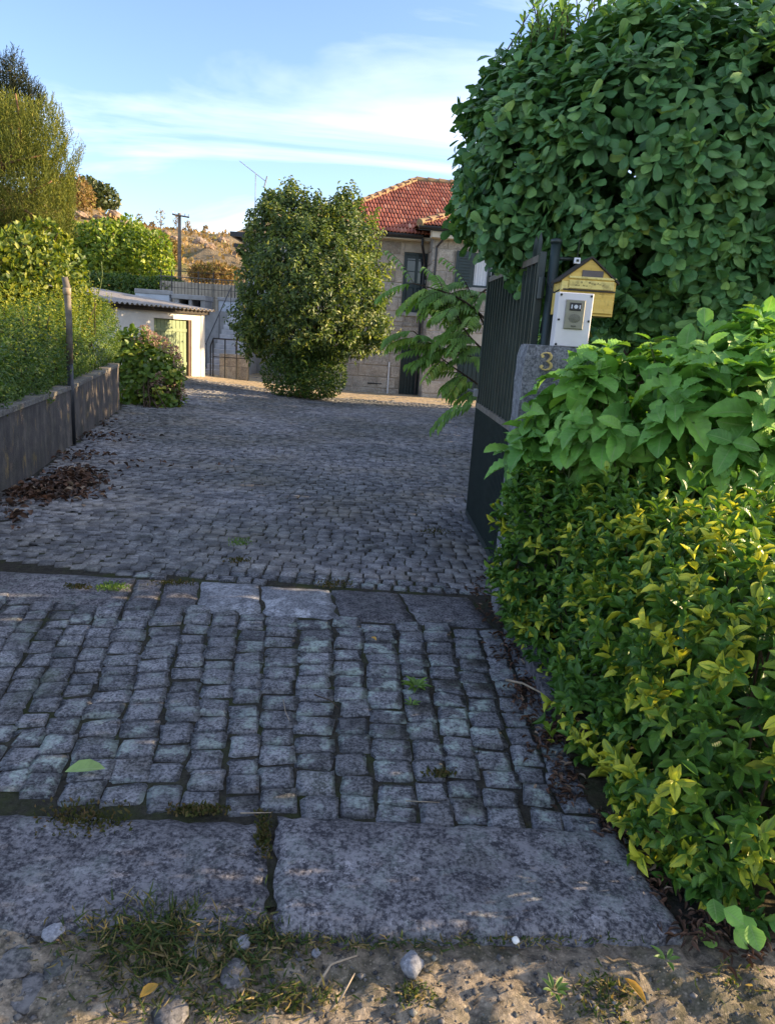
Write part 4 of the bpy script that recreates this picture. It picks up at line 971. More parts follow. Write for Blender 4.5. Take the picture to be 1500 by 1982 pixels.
for px, py in ((90, 410), (60, 420), (80, 300), (40, 250), (100, 350), (20, 400), (70, 440), (30, 180), (0, 300), (60, 455), (90, 430)): pth.append((curve(at(-30, 440 - RNG.uniform(0, 120), 13.1), at(px, py, 12.6), 7, .07), .05, .012))
branches(hr_, hb_, pth[:1], M['bark_red'], 'trunk'); branches(hr_, hb_, pth[1:], M['bark_red'], 'limb')
# dark conifer behind it
db = np.array([at(10, 640, 19)[0], 19.0, 0.3]); dk = empty('dark_conifer', db, 'dark bluish conifer top rising behind the heath tree', 'tree')
de = [el(12, 175, 19, 46, 40, .6), el(28, 135, 19, 22, 30, .4), el(64, 178, 19, 22, 20, .4), el(5, 240, 19, 60, 60, .8)]
lv = Leaves(); P, N = blob(de, 1100, 1, .2, 2, 3); shoots(P, norm(N * .4 + [0, 0, 1] + RNG.normal(0, .25, P.shape)), 0.4, 10, 0.12, 0.02, lv, 45, 20, False, .3)
P, N = fill(de, 700); shoots(P, norm(N * .4 + [0, 0, 1.0]), 0.4, 6, 0.13, 0.03, lv, 45, 20, False, .3)
plant_leaves(dk, db, lv, M['lf_dark'], [SIMPLE]); branches(dk, db, [(curve(db, at(20, 140, 19), 6, .03), .16, .03)], M['bark'], 'trunk')

# small hydrangea at the end of the wall
hb2 = g(288, 792); hy = empty('small_hydrangea', hb2, 'rounded hydrangea with faded brown flower heads at the wall end', 'bush')
he = [el(285, 715, 14.4, 66, 62, .6), el(250, 690, 14.2, 40, 45, .4), el(305, 730, 14.2, 46, 48, .5), el(265, 660, 14.4, 40, 26, .4), el(300, 768, 14.05, 54, 26, .45), el(262, 750, 14.0, 34, 40, .35)]
lv = Leaves(); P, N = blob(he, 260, 1, .05, 3, 1)
shoots(P, norm(N + [0, 0, .6] + RNG.normal(0, .3, P.shape)), 0.2, 6, 0.16, 0.10, lv, 85, 40, droop=.25, rnd1=.95)
P, N = fill(he, 500, .4, .85); scatter(P, N, .14, .09, lv, 0.1, rnd1=.6)
plant_leaves(hy, hb2, lv, M['lf_bush'], [OVAL, OBOV])
branches(hy, hb2, [(curve(hb2 + [RNG.normal(0, .1), .2 + RNG.uniform(0, .2), 0], np.array(q[:3]) + [RNG.normal(0, .15), .1, RNG.normal(0, .1)], 5, .05), .012, .006) for q in he[:4] for _ in range(3)], M['bark'], joined='branches')
def petal_ball(seed):
    r = np.random.default_rng(seed); n_ = 90; d = norm(r.normal(size=(n_, 3))); lvp = [d * 0.085, norm(d + r.normal(0, .6, (n_, 3))), d + r.normal(0, .3, (n_, 3)), np.full(n_, .04), np.full(n_, .035), np.clip(r.normal(.5, .25, n_), 0, 1)]
    return leaf_mesh('flower_head', SIMPLE, *lvp, (0, 0, 0), M['flower'])
PB = [petal_ball(i) for i in range(4)]
for px, py in [(345, 700), (352, 725), (330, 742), (310, 730), (338, 765), (318, 760), (296, 770), (300, 745), (352, 765), (268, 662), (250, 665), (296, 655), (312, 662), (282, 640), (325, 672), (275, 755), (345, 750), (322, 780), (300, 788), (262, 770), (340, 682), (335, 785)]:
    dx = px - 285; dyp = py - 715; rr_ = min(1.0, math.hypot(dx / 66, dyp / 66)); p = at(px, py, 14.4 - 0.62 * math.sqrt(max(0.05, 1 - rr_ ** 2)))
    o = link('flower_head', random.choice(PB), None, hy); o.location = p - hb2; o.rotation_euler = [random.uniform(0, 6) for _ in range(3)]; s = random.uniform(.95, 1.4); o.scale = (s, s, s * .8)

# ------------------------------------------------------------------ central tree in the yard
tb = g(592, 768)
tr = empty('fruit_tree', tb, 'rounded fruit tree with drooping yellowing leaves standing in the yard', 'tree')
TY = float(tb[1])
te = [el(605, 560, TY, 118, 130, 2.0), el(540, 470, TY, 62, 75, 1.0), el(605, 465, TY, 70, 60, 1.2), el(672, 475, TY, 46, 66, 1.0), el(520, 560, TY, 48, 86, 1.0), el(692, 580, TY, 46, 86, 1.0),
      el(492, 612, TY, 34, 58, .7), el(714, 632, TY, 36, 42, .7), el(530, 640, TY, 60, 42, .8), el(650, 640, TY, 75, 42, .9), el(527, 415, TY, 26, 42, .5), el(668, 405, TY, 16, 40, .4), el(562, 395, TY, 18, 40, .4), el(592, 415, TY, 30, 34, .6), el(712, 520, TY, 26, 40, .5), el(636, 420, TY, 20, 34, .4)]
lv = Leaves(); P, N = blob(te, 3300, 1, .38, 2.3, 4); k = vnoise(P, 3.0, 17) > -.48; P, N = P[k], N[k]
D = norm(N * .6 + np.array([0, 0, .35]) + RNG.normal(0, .35, P.shape))
shoots(P, D, 0.34, 8, 0.14, 0.07, lv, 85, 45, False, .3, droop=.75, rnd0=.12, rnd1=1.0, rbias=1.0)
P, N = fill(te, 3800, .3, .85); scatter(P, N, .14, .075, lv, -.2, .6, droop=.5, rnd1=.55)
spikes = [(562, 338, 430), (668, 362, 450), (590, 360, 420), (527, 372, 420), (482, 405, 470), (640, 378, 430), (700, 385, 450), (545, 372, 420), (612, 380, 420), (730, 400, 460), (470, 440, 500), (510, 380, 430), (680, 385, 430), (575, 352, 420), (655, 372, 430), (620, 368, 420), (540, 362, 430), (495, 400, 460), (455, 540, 570), (448, 600, 620), (765, 560, 600), (760, 500, 540), (470, 480, 520), (745, 440, 480), (775, 640, 640)]
sp = []
for px, py, p2 in spikes:
    a, b = at(px + RNG.normal(0, 6) + (np.sign(600 - px) * 45 if py > 430 else 0), p2 + (40 if py > 430 else 0), TY + RNG.normal(0, .4)), at(px, py, TY + RNG.normal(0, .4)); sp.append((curve(a, b, 5, .04), .014, .006))
    for t in np.linspace(.25, 1, 9): q = a + (b - a) * t; shoots(q[None], (b - a)[None], .1, 4, .13, .06, lv, 80, 50, False, .3, droop=.6, rnd0=.35)
plant_leaves(tr, tb, lv, M['lf_tree'], [LANCE, OVAL2])
branches(tr, tb, [(curve(tb - [0, 0, .05], tb + [0.1, 0, 1.6], 6, .04), .13, .09)], M['bark'], 'trunk')
branches(tr, tb, [(curve(tb + [0.08, 0, 1.4], np.array(q[:3]) + [0, 0, q[5] * .4], 7, .06), .06, .012) for q in te] + sp, M['bark'], joined='branches')
se = [el(555, 728, TY - .4, 44, 38, .6), el(600, 732, TY - .5, 52, 36, .7), el(638, 722, TY - .3, 30, 44, .5), el(590, 706, TY - .4, 62, 30, .7)]
bush('basal_shrub', se, 3600, .08, .04, M['lf_skirt'], [LANCE], 'dense low green shrub round the foot of the fruit tree', 'shrub', origin=tb + [0.25, -.35, 0], lump=.06, ls=4, inner=.8, twigs=12, rbias=1.1, trunk=.015)

# ------------------------------------------------------------------ the stone house
HO = g(776, 763); HA = rad(6)
HS = Frame('house', HO, HA, 'granite house with red tiled hip roof and dark green doors', 'house')
h = HS.e; hit = HS.hit
ez = float(hit(780, 466)[2]); xl = float(hit(612, 460)[0]); xw = float(hit(838, 470, -0.9)[0]); xr = xw + 5.5
udx0, udx1, udz0, udz1 = float(hit(780, 540)[0]), float(hit(831, 540)[0]), float(hit(800, 604)[2]), float(hit(805, 488)[2])
ldx0, ldx1, ldz1 = float(hit(774, 720)[0]), float(hit(817, 720)[0]), float(hit(795, 671)[2])
ops = [(udx0, udx1, udz0, udz1), (ldx0, ldx1, -0.3, ldz1)]
wx0, wx1 = float(hit(881, 520, -.9)[0]), float(hit(975, 520, -.9)[0]); gx0 = float(hit(915, 520, -.9)[0]); wz0, wz1 = float(hit(925, 556, -.9)[2]), float(hit(925, 489, -.9)[2])
wdx0, wdx1, wdz1 = float(hit(884, 720, -.9)[0]), float(hit(945, 720, -.9)[0]), float(hit(905, 668, -.9)[2])
ops2 = [(gx0, wx1, wz0, wz1), (wdx0, wdx1, -0.3, wdz1)]
mb = MB(); wall_cells(mb, xl + .02, xw + .1, -0.4, ez + .2, 0.025, 0.3, ops); mb.build('wall', M['mortar'], h)
mb = MB(); wall_cells(mb, xw + .02, xr, -0.4, ez + .35, -0.9 + .025, -0.6, ops2); mb.bx(xw + .02, xw + .3, -.6, .025, -.4, ez + .3); mb.build('wing_wall', M['mortar'], h)
MB().bx(xl + .02, xl + .3, .3, 8, -.4, ez + .2).bx(xl + .3, xr, 7.7, 8, -.4, ez + .2).bx(xr - .3, xr, -.6, 7.7, -.4, ez + .2).build('rear_wall', M['mortar'], h)
band = float(hit(800, 632)[2])
def stones(x0, x1, yf, zs, ops, wmin, wmax, side=False):
    for z0, z1 in zip(zs[:-1], zs[1:]):
        x = x0
        while x < x1 - 0.03:
            w_ = random.uniform(wmin, wmax) * (0.6 if z1 - z0 < .3 else 1)
            if x1 - (x + w_) < wmin * .5: w_ = x1 - x
            segs = [(x, x + w_)]
            for o_ in ops:
                if o_[2] < z1 - 0.04 and o_[3] > z0 + 0.04:
                    new = []
                    for a, b in segs:
                        if o_[1] <= a or o_[0] >= b: new.append((a, b)); continue
                        if o_[0] - a > 0.05: new.append((a, o_[0]))
                        if b - o_[1] > 0.05: new.append((o_[1], b))
                    segs = new
            for a, b in segs:
                pr_ = random.uniform(-.012, .012)
                MB().cbox(a + .01, b - .01, yf + pr_, yf + .1, z0 + .009, z1 - .009, .018).build('stone', M['stone'], h)
            x += w_
def courses(z0, z1, hgt):
    n_ = max(1, round((z1 - z0) / hgt)); t = np.linspace(z0, z1, n_ + 1); t[1:-1] += RNG.normal(0, .025, n_ - 1); return list(t)
stones(max(xl, udx0 - 2.3), xw, 0, courses(-.25, band - .18, .42), ops, .55, 1.1)
stones(max(xl, udx0 - 2.3), xw, 0, [band - .18, band - .02], [], .7, 1.3)
stones(max(xl, udx0 - 2.3), xw, 0, courses(band - .02, udz0 - .14, .2), [], .35, .7)
stones(max(xl, udx0 - 2.3), xw, 0, courses(udz0, ez - .02, .48), ops, .5, 1.0)
MB().cbox(udx0 - .15, udx1 + .15, -.05, .1, udz0 - .13, udz0 - .01, .012).build('sill', M['cement'], h)
stones(xw, xw + 3.2, -.9, courses(-.25, band - .1, .40), ops2, .5, 1.0)
stones(xw, xw + 3.2, -.9, courses(band - .1, band + .6, .16), [], .2, .5)
stones(xw, xw + 3.2, -.9, courses(band + .6, ez + .15, .36), [(wx0 - .02, wx1, wz0, wz1)] , .45, .95)
for z0, z1 in zip(courses(-.25, ez + .1, .42)[:-1], courses(-.25, ez + .1, .42)[1:]):    # return wall of the wing
    mb = MB(); mb.bx(xw - .012, xw + .02, -.88, -.02, z0 + .008, z1 - .008); mb.build('stone', M['stone'], h)
# doors
def door(x0, x1, z0, z1, y, glazed):
    d = MB(); f = .07
    d.bx(x0, x0 + f, y - .05, y + .02, z0, z1); d.bx(x1 - f, x1, y - .05, y + .02, z0, z1); d.bx(x0 + f, x1 - f, y - .05, y + .02, z1 - f, z1); d.bx(x0 + f, x1 - f, y, y + .03, z0, z1 - f)
    o = d.build('door', M['door_dark'], h); w = x1 - x0
    if glazed:
        mid = (x0 + x1) / 2
        for a, b in ((x0 + f + .05, mid - .05), (mid + .05, x1 - f - .05)):
            MB().bx(a, b, y - .012, y - .002, z0 + .95, z1 - f - .12).build('pane', M['glass'], o)
            MB().cbox(a, b, y - .03, y, z0 + .12, z0 + .8, .02).build('panel', M['door_dark'], o)
            for zq in (z0 + 1.3, z0 + 1.65): MB().bx(a, b, y - .03, y - .013, zq, zq + .03).build('glazing_bar', M['door_dark'], o)
        MB().bx(mid - .04, mid + .04, y - .04, y, z0, z1 - f).build('meeting_stile', M['door_dark'], o)
    else:
        n_ = 6
        for i in range(n_): MB().cbox(x0 + f + i * (w - 2 * f) / n_ + .004, x0 + f + (i + 1) * (w - 2 * f) / n_ - .004, y - .03, y, z0 + .02, z1 - f - .01, .01).build('plank', M['door_dark'], o)
    MB().tube([(x1 - f - .06, y - .07, z0 + .95), (x1 - f - .06, y - .07, z0 + 1.07)], .012, 6).build('handle', M['aerial'], o)
    return o
door(udx0 + .005, udx1 - .005, udz0, udz1, .14, True); door(ldx0 + .005, ldx1 - .005, -.1, ldz1, .14, False); door(wdx0 + .005, wdx1 - .005, -.1, wdz1, -.76, False)
for a, b in ((ldx0, ldx1),): MB().cbox(a - .1, b + .1, -.03, .1, ldz1 + .006, ldz1 + .24, .015).build('lintel', M['stone'], h)
# window with open shutter and lace curtain
wf = MB(); y = -.82; f = .07
wf.bx(gx0, gx0 + f, y - .03, y + .03, wz0, wz1); wf.bx(wx1 - f, wx1, y - .03, y + .03, wz0, wz1); wf.bx(gx0 + f, wx1 - f, y - .03, y + .03, wz1 - f, wz1); wf.bx(gx0 + f, wx1 - f, y - .03, y + .03, wz0, wz0 + f)
mid = gx0 + (wx1 - gx0) * .56; wf.bx(mid - .05, mid + .05, y - .035, y + .035, wz0 + f, wz1 - f)
w_o = wf.build('window', M['door_dark'], h)
cu = MB()
for a, b in ((gx0 + f, mid - .05), (mid + .05, wx1 - f)):
    xs_ = np.linspace(a, b, 15); vs = [(x, y + .02 + .012 * math.sin(i * 2.3), z) for z in (wz0 + f, wz1 - f) for i, x in enumerate(xs_)]
    cu.add(vs, [(i, i + 1, 15 + i + 1, 15 + i) for i in range(14)])
cu.build('curtain', M['curtain'], w_o)
MB().bx(gx0, wx1, -.62, -.6, wz0, wz1).build('room_backing', M['black'], w_o)
sh = MB(); sh.cbox(wx0, gx0 - .01, -.985, -.945, wz0 - .02, wz1 + .02, .01); so = sh.build('shutter', M['door_dark'], h)
for i in range(9): z = wz0 + .12 + i * (wz1 - wz0 - .24) / 9; MB().cbox(wx0 + .07, gx0 - .08, -.998, -.984, z, z + .07, .008).build('slat', M['door_dark'], so)
MB().cbox(gx0 - .12, wx1 + .1, -.97, -.8, wz0 - .13, wz0 - .01, .012).build('sill', M['cement'], h)
# roof: tiled hip
def hip_roof(nm, x0, x1, ye, yr, zr, xa, ze, cl_right=None, rows=13, tw=.115):
    """front slope between eave y=ye and ridge y=yr with the left hip from (x0,ye) to (xa,yr)"""
    r = empty(nm, (0, 0, 0)); r.parent = h
    yb = 2 * yr - ye
    MB().add([(x0, ye, ze), (x1, ye, ze), (x1, yr, zr), (xa, yr, zr), (x0, yb, ze), (x1, yb, ze)], [(0, 1, 2, 3), (4, 0, 3), (5, 4, 3, 2), (1, 5, 2), (0, 4, 5, 1)]).build('roof_deck', M['dark_wood'], r)
    sl = math.hypot(yr - ye, zr - ze); sv = np.array([0, (yr - ye) / sl, (zr - ze) / sl]); nv = np.array([0, -sv[2], sv[1]]); Vs, Ts, Rn = [], [], []; k = 5; rng = np.random.default_rng(3)
    rh = sl / rows; xp = np.linspace(0, 1, k); prof = np.array([0.005, .035, .045, .03, .0])
    for r_ in range(rows):
        xs0 = x0 + (xa - x0) * (r_ / rows)
        for x in np.arange(xs0 + .0, x1, tw):
            j = rng.normal(0, .006, 2); rn = np.clip(rng.normal(.5, .22), 0, 1); b = len(Vs)
            for s_, lift in ((-.05, .055), (1.02, .02)):
                for q in range(k):
                    p = np.array([x + xp[q] * tw, 0, 0]) + np.array([0, ye, ze]) + sv * ((r_ + s_) * rh + j[0]) + nv * (prof[q] + lift + j[1] * .3); Vs.append(p); Rn.append(rn)
            for q in range(k): Vs.append(Vs[b + q] - nv * .03); Rn.append(rn)
            for q in range(k - 1): Ts.append((b + q, b + q + 1, b + k + q + 1, b + k + q)); Ts.append((b + 2 * k + q, b + 2 * k + q + 1, b + q + 1, b + q))
    me = fast_mesh('roof_tile', np.array(Vs), np.array(Ts), {'rnd': ('FLOAT', np.array(Rn))}, True); me.materials.append(M['tile']); link('roof_tile', me, None, r, 'stuff')
    # left hip slope: same tiles seen edge on
    A, B, Cc = np.array([x0, ye, ze]), np.array([x0, yb, ze]), np.array([xa, yr, zr]); nh = norm(np.cross(Cc - A, B - A)); nh = nh if nh[2] > 0 else -nh
    Vs, Ts, Rn = [], [], []
    for r_ in range(rows):
        t0, t1 = r_ / rows, (r_ + 1.05) / rows
        for t in np.arange(t0 / 2, 1 - t0 / 2, tw / abs(yb - ye)):
            def hp_(u_, v_): return A + (B - A) * v_ + (Cc - (A + B) / 2) * u_
            b = len(Vs); rn = rng.random(); w_ = tw / abs(yb - ye)
            for u_, lf in ((t0, .07), (t1, .03)):
                for v_, bmp in ((t, 0), (t + w_ * .4, .05), (t + w_, 0)): Vs.append(hp_(min(1, u_), v_) + nh * (lf + bmp)); Rn.append(rn)
            Ts += [(b, b + 1, b + 4, b + 3), (b + 1, b + 2, b + 5, b + 4)]
    me = fast_mesh('roof_tile', np.array(Vs), np.array(Ts), {'rnd': ('FLOAT', np.array(Rn))}, True); me.materials.append(M['tile']); link('roof_tile', me, None, r, 'stuff')
    for a, b in ((A, Cc), (Cc, np.array([x1, yr, zr]))):
        L_ = np.linalg.norm(b - a); n_ = int(L_ / .42)
        for i in range(n_):
            p, q = a + (b - a) * (i / n_), a + (b - a) * ((i + 1.12) / n_); MB().tube([p + [0, 0, .07], q + [0, 0, .05]], [.13, .105], 8).build('ridge_tile', M['ridge'], r)
    return r
HO_loc = hit(805, 351, 4.2); AP = HO_loc
ze = float(hit(780, 452, -.4)[2])
hip_roof('roof', xl - .3, xr, -.4, 4.2, float(AP[2]), float(AP[0]), ze)
wl0 = float(hit(812, 440, -1.35)[0]); wze = float(hit(830, 437, -1.35)[2])
hip_roof('wing_roof', wl0, xr + .2, -1.35, 1.6, wze + 1.35, wl0 + 3.1, wze, rows=8)
def gutter(x0, x1, y, z):
    mb = MB(); pts = []
    for i in range(9): a = math.pi + math.pi * i / 8; pts.append((y + .07 * math.cos(a), z + .07 * math.sin(a)))
    vs = [(x, p[0], p[1]) for x in (x0, x1) for p in pts]; fs = [(i, i + 1, 9 + i + 1, 9 + i) for i in range(8)] + [tuple(range(9)), tuple(range(17, 8, -1))]
    mb.add(vs, fs); mb.bx(x0, x1, y + .07, y + .10, z - .10, z + .04); return mb.build('gutter', M['gutter'], h)
gutter(xl - .3, wl0 + .25, -.47, ze - .02); gutter(wl0 - .02, xr, -1.42, wze - .02)
MB().bx(xl - .25, xw, -.36, .02, ez + .02, ze - .05).build('soffit', M['soffit'], h)
MB().bx(xw - .1, xr, -1.3, -.88, wze - .30, wze - .05).build('soffit', M['soffit'], h)
gx = xw - .18
MB().tube([(gx - .1, -.47, ze - .1), (gx - .1, -.46, ze - .3), (gx + .02, -.2, ze - .62), (gx + .06, -.09, ze - .85), (gx + .06, -.09, .05)], .045, 8).build('downpipe', M['gutter'], h)
MB().tube([(xw + .35, -1.42, wze - .1), (xw + .3, -1.3, wze - .3), (xw + .12, -1.0, wze - .55), (xw + .12, -.98, wze - 1.6)], .04, 8).build('downpipe', M['gutter'], h)
MB().cbox(hit(740, 640)[0] - .4, hit(745, 640)[0], -.02, .1, .3, .34).build('cable', M['black_iron'], h)
pv = hit(742, 760); MB().tube([(hit(752, 720)[0], -.05, -.2), (hit(752, 720)[0], -.05, float(hit(752, 700)[2]))], .025, 6).build('white_pipe', M['white_plastic'], h)

# lower tiled building behind the tree, with its aerial
nb = np.array([at(575, 600, 31)[0], 31.0, TZ - 1.5]); N2 = empty('tiled_outbuilding', nb, 'low tiled building mostly hidden behind the fruit tree', 'building')
xa0, xa1 = float(at(458, 450, 31)[0] - nb[0]), float(at(720, 450, 31)[0] - nb[0]); zE = float(at(470, 452, 30.6)[2] - nb[2]); zR = float(at(620, 393, 33)[2] - nb[2])
MB().bx(xa0 + .4, xa1, 0, 5, -1, zE).build('wall', M['shed_render'], N2)
MB().add([(xa0 - .1, -.4, zE), (xa1 + .4, -.4, zE), (xa1 + .4, 5.4, zE), (xa0 - .1, 5.4, zE), (xa0 + 2.6, 2.5, zR), (xa1 - 1.5, 2.5, zR)], [(0, 1, 5, 4), (1, 2, 5), (2, 3, 4, 5), (3, 0, 4), (0, 3, 2, 1)]).build('roof', M['ridge'], N2)
MB().bx(xa0 - .15, xa1, -.5, -.4, zE - .12, zE + .06).bx(xa0 - .15, xa0 - .05, -.4, 5.4, zE - .12, zE + .06).build('gutter', M['gutter'], N2)
MB().bx(xa0 - .05, xa0 + .5, -.3, .0, zE - .5, zE - .36).build('lower_eave', M['gutter'], N2)
cpx = at(526, 388, 32); MB(nb).bx(cpx[0] - .3, cpx[0] + .3, 31.9, 32.4, cpx[2] - 1.2, cpx[2] + .25).build('chimney', M['soffit'], N2, None, False, (0, 0, 0))
am = at(494, 400, 32.2); at_ = at(495, 334, 32.2); ae = empty('television_aerial', am, 'thin television aerial on a mast above the tree', 'aerial')
MB(am).tube([am - [0, 0, 1.2], at_], .02, 6).build('mast', M['aerial'], ae, None, False, (0, 0, 0))
b0, b1 = at(464, 311, 32.0), at(514, 350, 32.4); MB(am).tube([b0, b1], .014, 5).build('boom', M['aerial'], ae, None, False, (0, 0, 0))
el_ = MB(am)
for t in np.linspace(0.02, .98, 15): q = b0 + (b1 - b0) * t; L_ = .16 + .10 * t; el_.tube([q - [0.12 * L_, L_ * .8, -.1 * L_], q + [0.12 * L_, L_ * .8, -.1 * L_]], .006, 4)
el_.tube([b1 + [-.05, 0, -.22], b1 + [.06, 0, .2]], .03, 5); el_.build('element', M['aerial'], ae, None, False, (0, 0, 0))
a2 = at(702, 395, 33); MB(am).tube([a2, a2 + [0, 0, .5]], .012, 5).build('short_mast', M['aerial'], ae, None, False, (0, 0, 0)) if False else None

# ------------------------------------------------------------------ gate, pillar, post
GN, GF = np.array([0.80, 4.42, 0.0]), np.array([0.722, 6.32, 0.0])
gl = float(np.linalg.norm(GF - GN))
GT = Frame('iron_gate', GN, math.atan2(GF[1] - GN[1], GF[0] - GN[0]), 'dark green iron gate leaf swung open along the driveway', 'gate')
ge = GT.e; zt, zm, zb = 2.0, 0.945, -0.03
MB().bx(0, gl, -.015, .015, zt - .04, zt).build('top_rail', M['grey_metal'], ge)
MB().bx(0, gl, -.024, .024, zm - .02, zm + .02).build('middle_rail', M['grey_metal'], ge)
MB().bx(0, gl, -.026, .026, zb, zb + .05).build('bottom_rail', M['iron'], ge)
for x in (-.002, gl - .042): MB().cbox(x, x + .044, -.02, .02, zb - .002, zt + .012, .004).build('stile', M['iron'], ge)
nb_ = 15
for i in range(nb_):
    x = .044 + (i + .7) * (gl - .09) / (nb_ + .4)
    b = MB(); b.bx(x - .01, x + .01, -.012, .012, zm + .021, zt - .041); b.bx(x - .01, x + .01, -.011, .011, zt + .001, zt + .09); b.add([(x - .01, -.011, zt + .09), (x + .01, -.011, zt + .09), (x + .01, .011, zt + .09), (x - .01, .011, zt + .09), (x, 0, zt + .14)], [(0, 1, 4), (1, 2, 4), (2, 3, 4), (3, 0, 4)]); b.build('bar', M['iron'], ge)
MB().bx(.045, gl - .045, -.004, .004, zb + .05, zm - .02).build('lower_sheet', M['iron'], ge)
for i in range(38): x = .06 + i * (gl - .12) / 37; MB().bx(x - .004, x + .004, .0045, .03, zb + .052, zm - .022).build('rib', M['iron'], ge)
MB().bx(gl - .06, gl + .03, .02, .05, 1.02, 1.08).tube([(gl + .02, .03, 1.05), (gl + .02, .10, 1.07)], .012, 6).build('latch', M['aerial'], ge)
for z in (.25, 1.75): MB().tube([(-.03, 0, z), (-.03, 0, z + .12)], .02, 8).build('hinge', M['iron'], ge)
po = np.array([0.865, 4.42, 0]); gp = empty('gate_post', po, 'dark round iron gate post beside the hinge side of the gate', 'post')
MB(po).tube([po, po + [0, 0, 2.06]], .029, 12).build('post_tube', M['iron'], gp, None, True, (0, 0, 0)); MB(po).tube([po + [0, 0, 2.06], po + [0, 0, 2.08], po + [0, 0, 2.09]], [.035, .035, .01], 12).build('cap', M['iron'], gp, None, True, (0, 0, 0))
s1 = at(1066, 515, 4.5); stub = empty('support_pipe', s1, 'slim dark pipe hanging between gate post and mailbox', 'pipe')
MB(s1).tube([at(1072, 500, 4.45), at(1066, 560, 4.45), at(1051, 645, 4.45)], .022, 8).build('pipe', M['iron'], stub, None, True, (0, 0, 0))
MB(s1).tube([at(1072, 500, 4.45), at(1072, 500, 4.45) + [.2, .1, .02]], .012, 6).build('bracket', M['iron'], stub, None, True, (0, 0, 0))

PY = 3.80
pL, pT = at(1018, 669, PY), at(1020, 667, PY)[2]
px0, px1 = float(pL[0]) - .004, float(pL[0]) + .40
pil = empty('gate_pillar', (px0, PY, 0), 'grey speckled granite gate pillar carrying a brass house number', 'pillar')
M['pillar'] = granite('pillar_granite', (0.09, 0.095, 0.105), (0.27, 0.275, 0.29), 70, (0.35, 0.36, 0.36), .5, 0, .05, None, .8, .006, .3)
nzp = 26; V = []; F = []
for k in range(nzp):
    z = -.05 + (pT + .05) * k / (nzp - 1); tp = .004 * (z / pT); e = .012 if k == nzp - 1 else 0
    ringp = []
    for (cx, cy) in [(0, 0), (.14, 0), (.28, 0), (.42, 0), (.42, .12), (.42, .24), (.28, .24), (.14, .24), (0, .24), (0, .12)]:
        x = cx + tp * (1 if cx == 0 else 0) + (e if cx == 0 else -e if cx == .42 else 0); y = cy + (e if cy == 0 else -e if cy == .24 else 0)
        q = np.array([x, y, z]); V.append((x + .005 * vnoise(q, 9, 2), y + .005 * vnoise(q, 8, 5), z + (.006 * vnoise(q, 12, 1) if k == nzp - 1 else 0)))
for k in range(nzp - 1):
    for i in range(10): a, b = k * 10 + i, k * 10 + (i + 1) % 10; F.append((a, b, b + 10, a + 10))
F.append(tuple((nzp - 1) * 10 + i for i in range(10)))
me = bpy.data.meshes.new('shaft'); me.from_pydata(V, [], F); me.update(); link('shaft', me, M['pillar'], pil)
# brass 3: ribbon that swells and thins, ball ends
def three(par, base, s, mat):
    c3 = [(-.34, .30), (-.36, .36), (-.26, .46), (-.05, .5), (.16, .46), (.27, .34), (.25, .18), (.10, .05), (-.02, .02), (.14, -.02), (.30, -.14), (.33, -.28), (.22, -.43), (0, -.5), (-.22, -.46), (-.36, -.36), (-.35, -.29)]
    wd = [.06, .05, .045, .05, .075, .1, .1, .07, .05, .07, .1, .115, .085, .055, .045, .05, .06]
    mb = MB(); pts = [np.array([p[0] * s, 0, p[1] * s * 1.05]) for p in c3]
    up_, lo_ = [], []; vs = []
    for i, p in enumerate(pts):
        t = norm(pts[min(i + 1, len(pts) - 1)] - pts[max(i - 1, 0)]); nn = np.array([-t[2], 0, t[0]]) * wd[i] * s
        for q, dy in ((p + nn, 0), (p + nn * .5, -.012), (p - nn * .5, -.012), (p - nn, 0)): vs.append(q + [0, dy, 0])
    fs = [(i * 4 + j, i * 4 + j + 1, i * 4 + 5 + j, i * 4 + 4 + j) for i in range(len(pts) - 1) for j in range(3)] + [(0, 3, 2, 1), tuple(len(vs) - 4 + j for j in range(4))]
    mb.add(vs, fs)
    for cx, cz in ((-.27, .29), (-.27, -.30)):
        ring = [(cx * s + .1 * s * math.cos(a), 0, cz * s * 1.05 + .1 * s * math.sin(a)) for a in np.linspace(0, 2 * math.pi, 13)[:-1]]; mb.add(ring + [(p[0], -.01, p[2]) for p in ring], [(i, (i + 1) % 12, 12 + (i + 1) % 12, 12 + i) for i in range(12)] + [tuple(range(12, 24))])
    o = mb.build('house_number', mat, par); o.location = base; return o
n3 = at(1057, 699, PY - .004); three(pil, (n3[0] - px0, -.009, n3[2]), .082, M['brass'])['label'] = 'brass house number 3'

# intercom plate on the pillar
ic = at(1110, 665, PY + .08); IC = empty('intercom_panel', (ic[0], PY + .03, pT), 'white intercom plate with video door unit standing on the pillar', 'intercom')
iL, iR, iT = at(1080, 600, PY + .03)[0] - ic[0], at(1145, 600, PY + .03)[0] - ic[0], at(1115, 566, PY + .03)[2] - pT
icx = (iL + iR) / 2; w2 = (iR - iL) / 2 + .004
MB().cbox(icx - w2, icx + w2, 0, .09, .004, iT, .004).build('plate', M['alu'], IC)
ux, uw, uz0, uz1 = icx + .0, w2 * .55, iT * .34, iT * .87
MB().cbox(ux - uw, ux + uw, -.012, .004, uz0, uz1, .004).build('door_unit', M['bronze'], IC)
du = IC.children[-1] if IC.children else None
uh = uz1 - uz0
cw = MB().cbox(ux - uw * .62, ux + uw * .62, -.016, -.011, uz0 + uh * .63, uz0 + uh * .9, .002).build('camera_window', M['black'], IC)
MB().tube([(ux, -.021, uz0 + uh * .765), (ux, -.015, uz0 + uh * .765)], uw * .2, 14).build('lens', M['lens'], cw)
